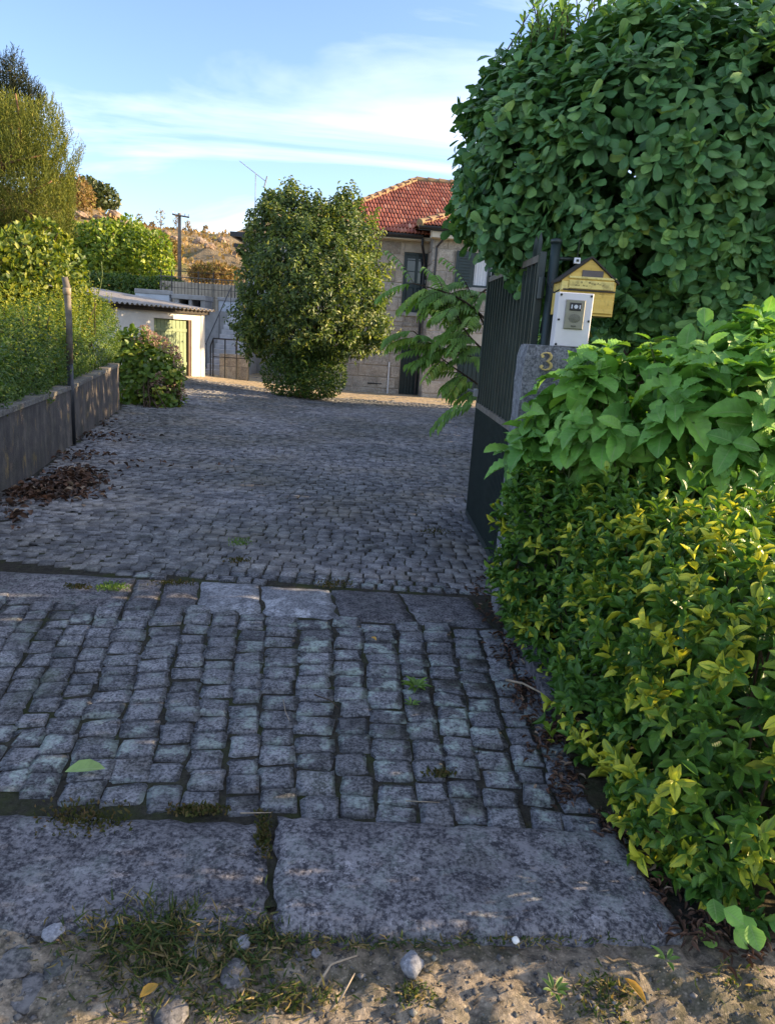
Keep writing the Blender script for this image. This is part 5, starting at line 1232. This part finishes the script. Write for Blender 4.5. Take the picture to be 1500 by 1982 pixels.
for s_ in (-1, 1): MB().bx(ux + s_ * uw * .42 - .003, ux + s_ * uw * .42 + .003, -.0185, -.016, uz0 + uh * .7, uz0 + uh * .83).build('lamp_strip', M['lens'], cw)
spk = MB(); ring = [(ux + uw * .62 * math.cos(a), -.0135, uz0 + uh * .37 + uh * .15 * math.sin(a)) for a in np.linspace(0, 2 * math.pi, 25)[:-1]]
spk.add(ring + [(p[0], -.0115, p[2]) for p in ring] + [(ux, -.016, uz0 + uh * .37)], [(i, (i + 1) % 24, 24 + (i + 1) % 24, 24 + i) for i in range(24)] + [(i, (i + 1) % 24, 48) for i in range(24)]); spk.build('speaker', M['bronze_dark'], IC)
MB().cbox(ux - uw * .25, ux + uw * .25, -.016, -.011, uz0 + uh * .08, uz0 + uh * .14, .002).build('call_button', M['bronze_dark'], IC)
for a, b in ((-.86, .95), (.86, .95), (-.86, .5), (.86, .5), (-.86, .05), (.86, .05)):
    MB().tube([(icx + a * w2, -.004, b * iT), (icx + a * w2, .002, b * iT)], .006, 8).build('screw', M['black'], IC)

cbl = at(1062, 520, 4.38); cb_ = empty('cable', cbl, 'thin black cable sagging from the gate post to the mailbox', 'cable')
MB(cbl).tube([cbl, at(1060, 545, 4.36), at(1072, 566, 4.2), at(1090, 556, 4.12)], .004, 5).build('cable_run', M['black'], cb_, None, True, (0, 0, 0))
# yellow wooden mailbox
MY = 4.12
mc = at(1137, 580, MY); ML, MR = at(1085, 560, MY)[0] - mc[0], at(1190, 570, MY)[0] - mc[0]
zB, zE_, zA = float(at(1150, 611, MY)[2]), float(at(1085, 541, MY)[2]), float(at(1147, 501, MY)[2])
mbx = empty('mailbox', (mc[0], MY, zB), 'yellow wooden house shaped mailbox with dark roof behind the intercom', 'mailbox')
hE, hA = zE_ - zB, zA - zB; xm = (ML + MR) / 2; dp = .2
def pent(mb, x0, x1, xm, y0, y1, z0, zE, zA): mb.add([(x, y, z) for y in (y0, y1) for x, z in ((x0, z0), (x1, z0), (x1, zE), (xm, zA), (x0, zE))], [(0, 1, 2, 3, 4), (9, 8, 7, 6, 5), (0, 5, 6, 1), (1, 6, 7, 2), (4, 9, 5, 0), (2, 7, 8, 3), (3, 8, 9, 4)]); return mb
pent(MB(), ML, MR, xm, 0, dp, 0, hE, hA).build('body', M['yellow_wood'], mbx)
for a, b in ((ML - .014, xm), (xm, MR + .014)):
    za, zb_ = (hE - .012, hA) if a < b and b == xm else (hA, hE - .012)
    t = .011; MB().add([(a, -.012, za + .004), (b, -.012, zb_ + .004), (b, dp + .02, zb_ + .004), (a, dp + .02, za + .004), (a, -.012, za + .004 + t), (b, -.012, zb_ + .004 + t), (b, dp + .02, zb_ + .004 + t), (a, dp + .02, za + .004 + t)],
                     [(0, 3, 2, 1), (4, 5, 6, 7), (0, 1, 5, 4), (2, 3, 7, 6), (1, 2, 6, 5), (3, 0, 4, 7)]).build('roof', M['dark_wood'], mbx)
def mz(py): return float(at(1140, py, MY)[2]) - zB
def mx(px): return float(at(px, 550, MY)[0]) - mc[0]
npl = MB().cbox(mx(1124), mx(1165), -.008, .002, mz(538), mz(523), .002).build('name_plate', M['brown_plate'], mbx)
MB().cbox(ML, mx(1099), -.012, .001, mz(562) - .006, hE - .004, .003).build('trim', M['yellow_pale'], mbx)
MB().cbox(mx(1099) + .001, MR - .002, -.012, .001, mz(545) + .012, mz(541) + .014, .003).build('trim', M['yellow_pale'], mbx)
fl = MB().cbox(mx(1100), MR - .012, -.010, .001, mz(560), mz(543), .003).build('slot_flap', M['yellow_pale'], mbx)
mk_ = MB(); r_ = random.Random(4)
for i in range(11):
    x = mx(1112) + i * (mx(1170) - mx(1112)) / 11; z = mz(556) + r_.uniform(0, .02)
    for k in range(2): mk_.bx(x + k * .006, x + k * .006 + .003, -.0106, -.0101, z, z + r_.uniform(.004, .011))
mk_.build('worn_marks', M['dark_wood'], fl)
MB().bx(ML + .01, MR - .004, -.014, -.004, mz(564), mz(561)).build('slot', M['dark_wood'], mbx)
MB().cbox(mx(1150), MR - .006, -.012, .001, .012, mz(569), .004).build('lower_door', M['yellow_wood'], mbx)
MB().bx(ML + .03, ML + .09, .02, dp - .02, pT - zB - .1, .0).build('bracket', M['dark_wood'], mbx)
cl = at(1117, 504, 4.05); ce = empty('wire_clip', cl, 'small white square clip hanging on a wire above the mailbox', 'clip')
MB(cl).box(cl, (.03, .02, .028)).build('clip_body', M['white_plastic'], ce, None, False, (0, 0, 0)); MB(cl).box(cl + [0, -.011, 0], (.014, .006, .012)).build('hole', M['black'], ce, None, False, (0, 0, 0))
MB(cl).tube([cl, cl + [.005, .02, .12], cl + [0.02, .1, .3]], .0009, 4).build('wire', M['black_iron'], ce, None, False, (0, 0, 0))

# ------------------------------------------------------------------ right-hand planting
tag(prism('planting_bed', [(0.74, 2.15), (1.0, 1.62), (6, 1.9), (6, 22), (3.2, 21), (2.6, 6.5), (1.0, 4.6), (0.95, 3.9), (0.74, 3.7)], -.6, .012, M['bed'], None, 'structure'), 'soil under the shrubs on the right')
MB().bx(0.71, 0.80, 2.75, 3.74, -.05, .075).build('kerb', M['slab'], driveway)

# big leathery-leaved shrub over the gate
pe = [el(1350, 335, 5.0, 330, 268, .85), el(1090, 330, 5.2, 165, 210, .6), el(975, 340, 5.45, 85, 135, .45), el(930, 385, 5.5, 42, 64, .35), el(1285, 195, 5.25, 235, 112, .6), el(1045, 140, 5.4, 42, 52, .25), el(1000, 210, 5.4, 80, 90, .35),
      el(1255, 590, 4.75, 85, 80, .32), el(1420, 570, 4.7, 150, 150, .45), el(1330, 450, 4.7, 220, 140, .45), el(1130, 430, 5.0, 110, 90, .4), el(1480, 200, 5.0, 150, 138, .6), el(990, 440, 5.5, 44, 36, .3)]
pb_ = np.array([1.75, 5.1, 0.0])
pt_ = empty('evergreen_shrub', pb_, 'tall rounded evergreen shrub with leathery oval leaves overhanging the gate', 'shrub')
lv = Leaves(); P, N = blob(pe, 2250, 1, .11, 3.5, 2)
k = (P[:, 2] > 1.05) & (vnoise(P, 4.2, 21) > -.62); P, N = P[k], N[k]
dn = np.clip((2.2 - P[:, 2]) / 1.2, 0, 1)[:, None]
shoots(P, norm(N * .8 + np.array([0, 0, .5]) * (1 - dn) - np.array([0, 0, .25]) * dn + RNG.normal(0, .3, P.shape)), .13, 8, .118, .068, lv, 84, 48, False, .3, droop=.2, rnd1=1.0, shoot_rnd=.35, rbias=1.2)
P, N = fill(pe, 4200, .45, .92, 1.2); scatter(P, N, .12, .07, lv, 0, .7, droop=.2, rnd1=.6)
spk_ = []
for px, py, n_ in ((1085, 20, 26), (1060, 60, 18), (1050, 40, 14), (1175, 10, 16), (1230, 5, 18), (1290, 25, 10), (1015, 115, 9), (1000, 140, 7), (1375, 0, 22), (1450, 0, 22), (1200, 30, 10), (1330, 20, 12)):
    for _ in range(n_):
        q = at(px + RNG.normal(0, 16), py + RNG.normal(0, 26), 5.3 + RNG.normal(0, .15)); dq = norm(np.array([[RNG.normal(0, .2), RNG.normal(0, .2), 1.0]])); spk_.append(([q - dq[0] * .45, q - dq[0] * .2, q], .006, .003)); shoots(q[None], dq, .2, 11, .075, .03, lv, 55, 25, False, .25, rnd0=.55, rnd1=.97)
plant_leaves(pt_, pb_, lv, M['lf_pitto'], [OBOV, OBOV2], 'leaf', 300)
fork = [pb_ + np.array([dx, dy, zf_]) for dx, dy, zf_ in zip(RNG.normal(-.1, .2, 13), RNG.normal(0, .1, 13), RNG.uniform(2.2, 2.6, 13))]
br = [(curve(pb_ + [.25 * (i - 1.5), RNG.normal(0, .1), 0], fork[i], 7, .04), .05, .03) for i in range(4)]
br += [(curve(f_ * [1, 1, 1], np.array(q[:3]) + [0, 0, .1], 6, .04), .028, .01) for f_, q in zip(fork, pe)] + [(curve([1.15 + .22 * i, 5.0, 0], [1.1 + .3 * i, 5.0, 2.4], 7, .04), .02, .012) for i in range(4)] + spk_
branches(pt_, pb_, br[:4], M['bark'], 'trunk'); branches(pt_, pb_, br[4:], M['bark'], joined='branches')

# unseen tall hedge added behind gate and shrub, heights set to shade the yard
bh = []
for yy in np.arange(5.6, 20.4, 1.25):
    H_ = np.interp(yy, [5.6, 9.6, 10.8, 15.5, 17.5, 20.4], [4.1, 4.0, 3.6, 3.55, 2.6, 2.0]); bh.append((4.3 + .05 * RNG.normal(), yy, H_ / 2, 1.05, .95, H_ / 2))
bush('shade_hedge', bh, 11000, .21, .13, M['lf_pitto'], [OBOV], 'unseen tall hedge added behind the open gate to shade the yard', 'hedge', origin=(4.3, 13, 0), e=.5, lump=.08, inner=1.6, twigs=20, trunk=.04)

# foreground hydrangea without flowers
hb3 = np.array([1.55, 3.35, 0.0]); hd = empty('hydrangea', hb3, 'leafy green hydrangea without flowers in front of the pillar', 'bush')
he3 = [el(1240, 800, 3.35, 170, 120, .32), el(1110, 790, 3.5, 85, 95, .24), el(1410, 780, 3.15, 170, 130, .4), el(1330, 730, 3.3, 120, 75, .3), el(1150, 740, 3.45, 60, 60, .2), el(1040, 835, 3.55, 42, 42, .12), el(1450, 700, 3.3, 110, 80, .3)]
lv = Leaves(); P, N = blob(he3, 120, 1, .03, 5, 1); pu, pvv = project(P); kk = ~((pu < 1100) & (pvv < 750)); P, N = P[kk], N[kk]
shoots(P, norm(N * .7 + np.array([0, -.1, .85]) + RNG.normal(0, .2, P.shape)), .14, 8, .165, .108, lv, 92, 55, True, .16, droop=.06, rnd1=1.0, shoot_rnd=.4, tipl=.55)
tips = [(1125, 690, 3.45), (1100, 768, 3.42), (1038, 805, 3.52), (1180, 665, 3.45), (1260, 650, 3.35), (1365, 625, 3.3), (1480, 600, 3.3), (1060, 805, 3.5), (1125, 760, 3.45), (1215, 730, 3.3), (1340, 690, 3.2), (1440, 680, 3.15), (1025, 830, 3.6), (998, 850, 3.6), (1020, 880, 3.55), (1060, 900, 3.5), (1150, 820, 3.35), (1290, 790, 3.15), (1430, 790, 3.05), (1190, 870, 3.25), (1350, 860, 3.05), (1470, 870, 2.95)]
P = np.array([at(*q) for q in tips]); shoots(P, norm(np.array([[0, -.25, 1.0]]) + RNG.normal(0, .16, P.shape)), .16, 8, .18, .118, lv, 92, 50, True, .14, droop=.05, rnd0=.35, rnd1=1.0, tipl=.6)
P2, N2_ = fill(he3, 260, .3, .8); pu, pvv = project(P2); kk = ~((pu < 1120) & (pvv < 780)); P2, N2_ = P2[kk], N2_[kk]; scatter(P2, N2_, .15, .10, lv, .2, .6, droop=.2, rnd1=.5)
plant_leaves(hd, hb3, lv, M['lf_hydrangea'], [HYD, HYD2], 'leaf', 300)
branches(hd, hb3, [(curve(hb3 + RNG.normal(0, .2, 3) * [1, .6, 0], q - [0, 0, .03], 6, .05), .008, .005) for q in P] + [(curve(hb3 + RNG.normal(0, .25, 3) * [1, .6, 0], q, 6, .05), .008, .004) for q in P2[:40]], M['green_stem'], joined='stems')

# variegated euonymus hedge
ee = [(1.27, 3.45, .40, .58, .5, .50), (1.27, 2.95, .42, .52, .5, .53), (1.25, 2.45, .43, .49, .48, .56), (1.22, 2.05, .42, .46, .43, .57), (0.93, 2.9, .2, .22, .8, .24), (.93, 3.5, .48, .37, .3, .46), (1.24, 1.76, .10, .36, .15, .15), (1.0, 2.03, .2, .22, .32, .24), (1.75, 2.85, .42, .5, .8, .58), (1.75, 3.3, .42, .5, .5, .55)]
eb = np.array([1.35, 2.7, 0.0]); eu = empty('variegated_hedge', eb, 'yellow variegated evergreen hedge beside the right edge of the paving', 'hedge')
lv = Leaves(); P, N = blob(ee, 2500, .72, .07, 5, 3)
k = (P[:, 2] > .02); P, N = P[k], N[k]
D = norm(N * .75 + np.array([-.05, -.1, .6]) + RNG.normal(0, .33, P.shape))
yl = np.clip(1.15 - (P[:, 1] - 1.6) / 2.0, 0, 1) * np.where(RNG.random(len(P)) < .5, 1, .55)       # more gold towards the road
grp = (RNG.random(len(P)) < (0.08 + .30 * yl)) | (vnoise(P, 4.5, 11) > 1.2 - .8 * yl)
shoots(P[~grp], D[~grp], .115, 8, .064, .028, lv, 80, 28, True, .25, rnd1=.88, shoot_rnd=.4)
shoots(P[grp], D[grp], .12, 8, .070, .031, lv, 80, 35, True, .25, rnd0=.72, rnd1=1.0, shoot_rnd=.55, rbias=.75)
P, N = fill(ee, 10000, .45, .95, .02); scatter(P, N, .06, .03, lv, .3, .7, rnd1=.6)
up_s = [(1175, 905), (1210, 915), (1120, 925), (1290, 900), (1345, 890), (1420, 925), (1475, 900), (1080, 930), (1240, 940), (1390, 960), (1440, 980), (1040, 950), (1320, 960), (1490, 960), (1180, 950), (1000, 985), (1360, 920)]
for i, (px, py) in enumerate(up_s):
    Yq = float(np.interp(px, [990, 1500], [3.3, 2.0])); q = at(px, py, Yq)
    shoots(q[None], norm(np.array([[RNG.normal(0, .12), RNG.normal(0, .12), 1]])), .18, 12, .062, .027, lv, 60, 15, True, .15, rnd0=.2, rnd1=.8 if i % 3 else 1.0)
plant_leaves(eu, eb, lv, M['lf_euonymus'], [OVAL, OVAL2], 'leaf', 300)
branches(eu, eb, [(curve((e_[0] + RNG.normal(0, .15), e_[1] + RNG.normal(0, .2), .0), (e_[0] + RNG.uniform(-.6, .6) * e_[3], e_[1] + RNG.uniform(-.6, .6) * e_[4], e_[2] + e_[5] * .6), 5, .03), .006, .003) for e_ in ee[:6] for _ in range(12)], M['bark'], joined='branches')

# wisteria fronds behind the gate
wb = np.array([1.6, 8.0, -.1]); wi = empty('wisteria', wb, 'wisteria with drooping feather leaves reaching out behind the gate', 'climber')
lv = Leaves(); stems = []
mains = [((960, 640, 7.6), (800, 548, 7.3)), ((960, 620, 7.8), (860, 560, 7.5)), ((955, 720, 7.6), (800, 640, 7.3)), ((955, 700, 7.4), (880, 600, 7.2)), ((950, 780, 7.5), (840, 680, 7.4)), ((960, 660, 7.7), (900, 545, 7.6)), ((940, 560, 7.8), (915, 575, 7.6))]
mp = []
for a, b in mains:
    A, B = at(*a), at(*b); c_ = curve(A, B, 8, .05); mp.append((c_, .014, .005))
    for t in (.25, .4, .52, .64, .76, .88, 1.0):
        q = np.array(c_[int(round(t * 7))])
        for _ in range(2):
            L_ = RNG.uniform(.27, .41); d0 = norm(np.array([-.75 + RNG.normal(0, .35), RNG.normal(-.25, .35), .12 + RNG.normal(0, .2)])); pts = []; p = q.copy(); d = d0.copy()
            for s_ in range(10): pts.append(p.copy()); d = norm(d + np.array([0, 0, -.085])); p = p + d * L_ / 9
            stems.append((pts[::3], .003, .002)); side = norm(np.cross(d0, [0, 0, 1.0])); r0 = RNG.random()
            for s_ in range(1, 10):
                for sg in (-1, 1):
                    tt = norm(pts[s_] - pts[s_ - 1]); Yl = norm(tt * .55 + side * sg * .75 + np.array([0, 0, -.45]))
                    lv.add(pts[s_][None], Yl[None], norm(np.array([[0, -.3, 1.0]])), RNG.uniform(.085, .12), .036, np.clip(r0 * .7 + RNG.random() * .3, 0, 1))
for px, py in ((922, 783), (915, 790), (925, 778)):
    q = at(px, py, 6.45); d = norm(np.array([-.9, -.15 + RNG.normal(0, .2), .15])); p = q.copy()
    for s_ in range(9):
        d = norm(d + np.array([0, 0, -.14])); p = p + d * .045
        for sg in (-1, 1): lv.add(p[None], norm(d * .6 + np.array([0, sg * .5, -.5]))[None], np.array([[0, -.3, 1.0]]), .10, .032, RNG.random() * .7)
plant_leaves(wi, wb, lv, M['lf_wisteria'], [LANCE])
mp += [(curve(wb, at(*a), 6, .05), .025, .014) for a, b in mains[:4]]
branches(wi, wb, mp + stems, M['bark'], joined='branches')

# ------------------------------------------------------------------ small things on the ground
def groundp(px, py):
    d = ray(px, py); z = 0.0
    for _ in range(12): t = (z - CAMZ) / d[2]; p = C0 + d * t; z = float(gz(p[0], p[1])) if p[1] > 1.5 else float(verge_z(np.array(p[0]), np.array(p[1]))) if p[1] < 1.44 else -.01
    p[2] = z; return p
def litter(name, spots, L, W, mat, temps, label, flat=.25, kind='stuff', cat=None, zoff=.012, rb=1.0, pile=0.0):
    lv = Leaves(); o0 = None
    for px, py, sx, sy, n in spots:
        for _ in range(n):
            ax, ay = RNG.normal(0, .5, 2)
            p = groundp(px + ax * sx, py + ay * sy); p[2] += zoff + RNG.random() * pile * max(0, 1 - ax * ax - ay * ay)
            a = RNG.random() * 6.28; lv.add(p[None], np.array([[math.cos(a), math.sin(a), RNG.normal(0, flat)]]), np.array([[RNG.normal(0, flat), RNG.normal(0, flat), 1.0]]), L * RNG.uniform(.6, 1.3), W * RNG.uniform(.6, 1.3), RNG.random() ** rb)
    A = lv.cat(); ti = RNG.integers(0, len(temps), len(A[0])); obs = []
    base = A[0].mean(0)
    if len(temps) == 1: o = link(name, leaf_mesh(name, temps[0], *A[:6], base, mat), None, None, kind, base)
    else:
        o = link(name, leaf_mesh(name, temps[0], *[q[ti == 0] for q in A[:6]], base, mat), None, None, kind, base)
    return tag(o, label, cat)
litter('dead_leaves', [(110, 950, 80, 22, 420), (150, 925, 55, 18, 260), (70, 960, 60, 12, 170), (150, 885, 70, 8, 55), (190, 848, 90, 8, 75), (20, 970, 30, 8, 20), (30, 1000, 40, 25, 24), (250, 905, 80, 14, 14), (200, 820, 40, 10, 18), (350, 900, 120, 30, 12)], .062, .036, M['lf_brown'], [OVAL2], 'swept heap of brown dead leaves along the left wall', .5, pile=.07)
litter('leaf_litter', [(1000, 1250, 45, 40, 150), (1030, 1340, 50, 45, 220), (1070, 1430, 45, 45, 190), (970, 1190, 40, 25, 110), (1100, 1520, 40, 50, 110), (940, 1140, 40, 25, 60), (1190, 1610, 45, 50, 90), (1270, 1710, 45, 50, 90), (1360, 1800, 70, 40, 90), (1450, 1850, 60, 30, 40)], .03, .009, M['lf_brown'], [OVAL2], 'brown twiggy litter along the foot of the variegated hedge', .4, rb=.8)
# gravel and crumbs on the verge
ng = 2600; gxp = RNG.uniform(-.9, 1.25, ng); gyp = RNG.uniform(1.05, 1.53, ng); gr = RNG.gamma(2.0, .0016, ng) + .0012
octv = np.array([(1, 0, 0), (-1, 0, 0), (0, 1, 0), (0, -1, 0), (0, 0, .7), (0, 0, -.7)], float); octf = np.array([(0, 2, 4), (2, 1, 4), (1, 3, 4), (3, 0, 4), (2, 0, 5), (1, 2, 5), (3, 1, 5), (0, 3, 5)])
gv = octv[None] * gr[:, None, None] * RNG.uniform(.6, 1.3, (ng, 6, 1)) + np.stack([gxp, gyp, verge_z(gxp, gyp) + gr * .3], -1)[:, None, :]
o = link('gravel', fast_mesh('gravel', gv.reshape(-1, 3), (octf[None] + (np.arange(ng) * 6)[:, None, None]).reshape(-1, 3)), M['verge_stone'], None, 'stuff'); tag(o, 'loose grit and small gravel on the earth verge')
# grass tufts on the verge
lv = Leaves()
for px, py, sx, sy, n, hgt in [(310, 1860, 140, 70, 900, .045), (230, 1800, 70, 40, 260, .04), (480, 1850, 130, 70, 700, .035), (330, 1790, 60, 25, 200, .065), (520, 1810, 70, 25, 200, .035), (560, 1930, 90, 25, 260, .035), (430, 1955, 160, 25, 300, .035), (1000, 1820, 160, 12, 200, .025), (700, 1830, 120, 12, 150, .03), (1170, 1930, 60, 40, 420, .022), (800, 1925, 40, 25, 200, .025), (1420, 1900, 60, 30, 60, .03)]:
    for _ in range(n):
        p = groundp(px + RNG.normal(0, .6) * sx, py + RNG.normal(0, .6) * sy); p[2] -= .004
        lv.add(p[None], norm(np.array([[RNG.normal(0, .9), RNG.normal(0, .9), .65]])), np.array([[RNG.normal(), RNG.normal(), .6]]), hgt * RNG.uniform(.4, 1.3), .0045 * RNG.uniform(.6, 1.4), RNG.random())
A = lv.cat(); tag(link('grass', leaf_mesh('grass', BLADE, *A[:6], (0, 0, 0), M['grass']), None, None, 'stuff'), 'tufts of green and dry grass on the stony verge')
# moss cushions
def moss(px, py, sx, sy, label, n=160, col='grass'):
    lv = Leaves()
    for _ in range(n):
        p = groundp(px + np.clip(RNG.normal(0, .5), -1, 1) * sx, py + np.clip(RNG.normal(0, .5), -1, 1) * sy); p[2] += .002
        lv.add(p[None], norm(np.array([[RNG.normal(0, .5), RNG.normal(0, .5), 1]])), np.array([[RNG.normal(), RNG.normal(), .5]]), .02 * RNG.uniform(.4, 1.2), .009, RNG.random())
    A = lv.cat(); b = A[0].mean(0); tag(link('moss_tuft', leaf_mesh('moss_tuft', SIMPLE, *A[:6], b, M['weed' if col == 'weed' else 'lf_moss']), None, None, None, b), label, None, None, 'stuff')
moss(218, 1138, 32, 8, 'bright green moss tuft on the back edge of the left threshold slab', 260, 'weed'); moss(150, 1137, 26, 5, 'thin moss tuft left of the brightest one on the threshold'); moss(330, 1130, 45, 5, 'long thin moss line behind the threshold, right of the bright tuft')
moss(465, 1050, 22, 7, 'upper of two moss tufts in the middle of the yard paving', 160, 'weed'); moss(458, 1086, 26, 6, 'lower of two moss tufts in the middle of the yard paving'); moss(842, 1030, 30, 8, 'moss tuft near the open end of the gate'); moss(645, 1132, 35, 8, 'dark moss tuft right of the pale threshold slabs')
moss(385, 1572, 60, 12, 'moss line at the top edge of the left slab', 300); moss(510, 1620, 14, 45, 'moss in the joint between the two big slabs', 240); moss(160, 1590, 90, 35, 'brown moss patch below the fallen green leaf', 420); moss(850, 1500, 30, 8, 'moss in the sett joints above the speckled slab', 120)
def weed(px, py, r, n, L, label):
    b = groundp(px, py); e = empty('weed', b, label, 'weed', 'weeds in the sett joints'); lv = Leaves()
    for i in range(n):
        a = i * 2.4; lv.add(b[None] + [[r * .2 * math.cos(a), r * .2 * math.sin(a), .008]], norm(np.array([[math.cos(a), math.sin(a), RNG.uniform(.15, .7)]])), np.array([[-.3 * math.cos(a), -.3 * math.sin(a), 1.0]]), L * RNG.uniform(.7, 1.2), L * .3, RNG.random())
    plant_leaves(e, b, lv, M['weed'], [OVAL], 'leaf', n)
weed(805, 1333, .05, 22, .055, 'largest bright green weed growing between the setts'); weed(796, 1368, .03, 9, .035, 'small weed just below the largest one'); weed(1290, 1865, .02, 5, .04, 'sunlit seedling on the verge below the big slab'); weed(1072, 1925, .03, 9, .035, 'small weed on the verge left of the yellow leaf')
def single_leaf(name, px, py, ang, L, W, mat, label, T=OVAL):
    p = groundp(px, py); p[2] = max(p[2], 0.004 if p[1] > 1.5 else p[2]) + .018
    o = link(name, leaf_mesh(name, T, np.zeros((1, 3)), np.array([[math.cos(ang), math.sin(ang), .08]]), np.array([[.1, -.15, 1.0]]), np.array([L]), np.array([W]), np.array([.5]), (0, 0, 0), mat), None, None, None, p); tag(o, label, 'leaf')
single_leaf('fallen_leaf', 126, 1506, .30, .125, .06, M['lf_fallen'], 'single fallen green leaf lying on the left setts')
single_leaf('fallen_leaf', 1205, 1905, -1.1, .075, .022, M['lf_orange'], 'narrow orange fallen leaf on the sunlit verge')
single_leaf('fallen_leaf', 728, 1248, 2.2, .05, .022, M['lf_orange'], 'small tan fallen leaf between the upper setts')
single_leaf('fallen_leaf', 270, 1945, .9, .05, .025, M['lf_orange'], 'yellowed leaf at the left end of the grass clump')
def twig(pts, r, label, mat='twig'):
    P = [groundp(px, py) + [0, 0, .012 + dz] for px, py, dz in pts]; o = MB(P[0]).tube(P, np.linspace(r, r * .5, len(P)), 6).build('twig', M[mat], None, None, True, tuple(P[0])); tag(o, label, 'twig', 'twigs on the paving')
twig([(978, 1325, .01), (1010, 1338, .025), (1045, 1358, .03), (1078, 1385, .01)], .006, 'curved pale twig at the foot of the variegated hedge')
twig([(608, 1350, 0), (640, 1365, .008), (655, 1378, 0)], .003, 'short dark twig on the middle setts', 'bark')
twig([(548, 1360, 0), (552, 1385, .006), (560, 1400, 0)], .002, 'thin bent twig on the setts left of the short dark one')
twig([(465, 1581, 0), (525, 1582, .004)], .0025, 'straight dry straw at the corner of the speckled slab'); twig([(785, 1557, 0), (850, 1562, .004)], .002, 'dry straw along the top edge of the speckled slab')
twig([(612, 1920, 0), (640, 1888, .02), (690, 1868, .015)], .004, 'arched dry grass stalk left of the pale stone'); twig([(655, 1950, 0), (685, 1912, .03)], .003, 'straight dry stalk below the arched one')
def stone(px, py, r, fl, mat, label, name='stone', grp='loose stones on the verge and slabs', pointed=0.0):
    p = groundp(px, py); V, F = [], []; sd = random.random() * 20; n = 7
    for j in range(n):
        th = math.pi * j / (n - 1)
        for i in range(10):
            a = 2 * math.pi * i / 10; d = np.array([math.sin(th) * math.cos(a), math.sin(th) * math.sin(a), math.cos(th)]); k = 1 + .22 * vnoise(d, 1.8, sd); V.append(tuple(d * r * k * np.array([1 - pointed * max(0, d[1]), 1.2, fl])))
    for j in range(n - 1):
        for i in range(10): F.append((j * 10 + i, j * 10 + (i + 1) % 10, (j + 1) * 10 + (i + 1) % 10, (j + 1) * 10 + i))
    me = bpy.data.meshes.new(name); me.from_pydata(V, [], F); me.update(); me.polygons.foreach_set('use_smooth', [True] * len(F)); o = link(name, me, mat, None, None, (p[0], p[1], p[2] + r * fl * (.6 if fl > .3 else .1))); tag(o, label, 'stone', grp)
stone(797, 1876, .029, .8, M['pale_stone'], 'pale pointed stone on the verge below the speckled slab', pointed=.45)
stone(998, 1823, .010, .6, M['white_paint'], 'tiny white chip at the lower edge of the speckled slab'); stone(1036, 1539, .010, .5, M['white_paint'], 'tiny white chip beside the hedge above the slab')
stone(104, 1808, .027, .35, M['pale_stone'], 'round flat grey pebble left of the grass clump'); stone(470, 1830, .02, .6, M['pale_stone'], 'white broken stone in the grass'); stone(612, 1848, .012, .5, M['pale_stone'], 'small grey pebble at the foot of the speckled slab')
stone(30, 1865, .045, .22, M['verge_stone'], 'flat grey stone sunk in the verge at far left'); stone(60, 1920, .045, .2, M['verge_stone'], 'largest flat stone sunk in the verge, lower left'); stone(115, 1880, .035, .2, M['verge_stone'], 'flat sunk stone between the others, left of the grass'); stone(455, 1885, .035, .22, M['verge_stone'], 'rounded sunk stone among the verge grass'); stone(375, 1840, .03, .22, M['verge_stone'], 'half hidden stone in the middle of the grass clump')
stone(330, 1965, .04, .25, M['verge_stone'], 'flat stone at the bottom edge among the grass')
# ivy at the end of the hedge
iv = groundp(1440, 1830); ive = empty('ivy', iv, 'broad green ivy leaves at the road end of the variegated hedge', 'ivy'); lv = Leaves()
for px, py in [(1450, 1790), (1480, 1810), (1430, 1770), (1490, 1770), (1400, 1760), (1465, 1850), (1495, 1840), (1420, 1800), (1380, 1740), (1350, 1790)]:
    q = at(px, py, 1.62 + RNG.normal(0, .04)); lv.add(q[None], norm(np.array([[RNG.normal(0, .5), -.6, -.3]])), norm(np.array([[RNG.normal(0, .3), -.6, .8]])), RNG.uniform(.05, .07), RNG.uniform(.05, .06), RNG.random())
plant_leaves(ive, iv, lv, M['lf_hydrangea'], [OVAL, HYD], 'leaf', 12)
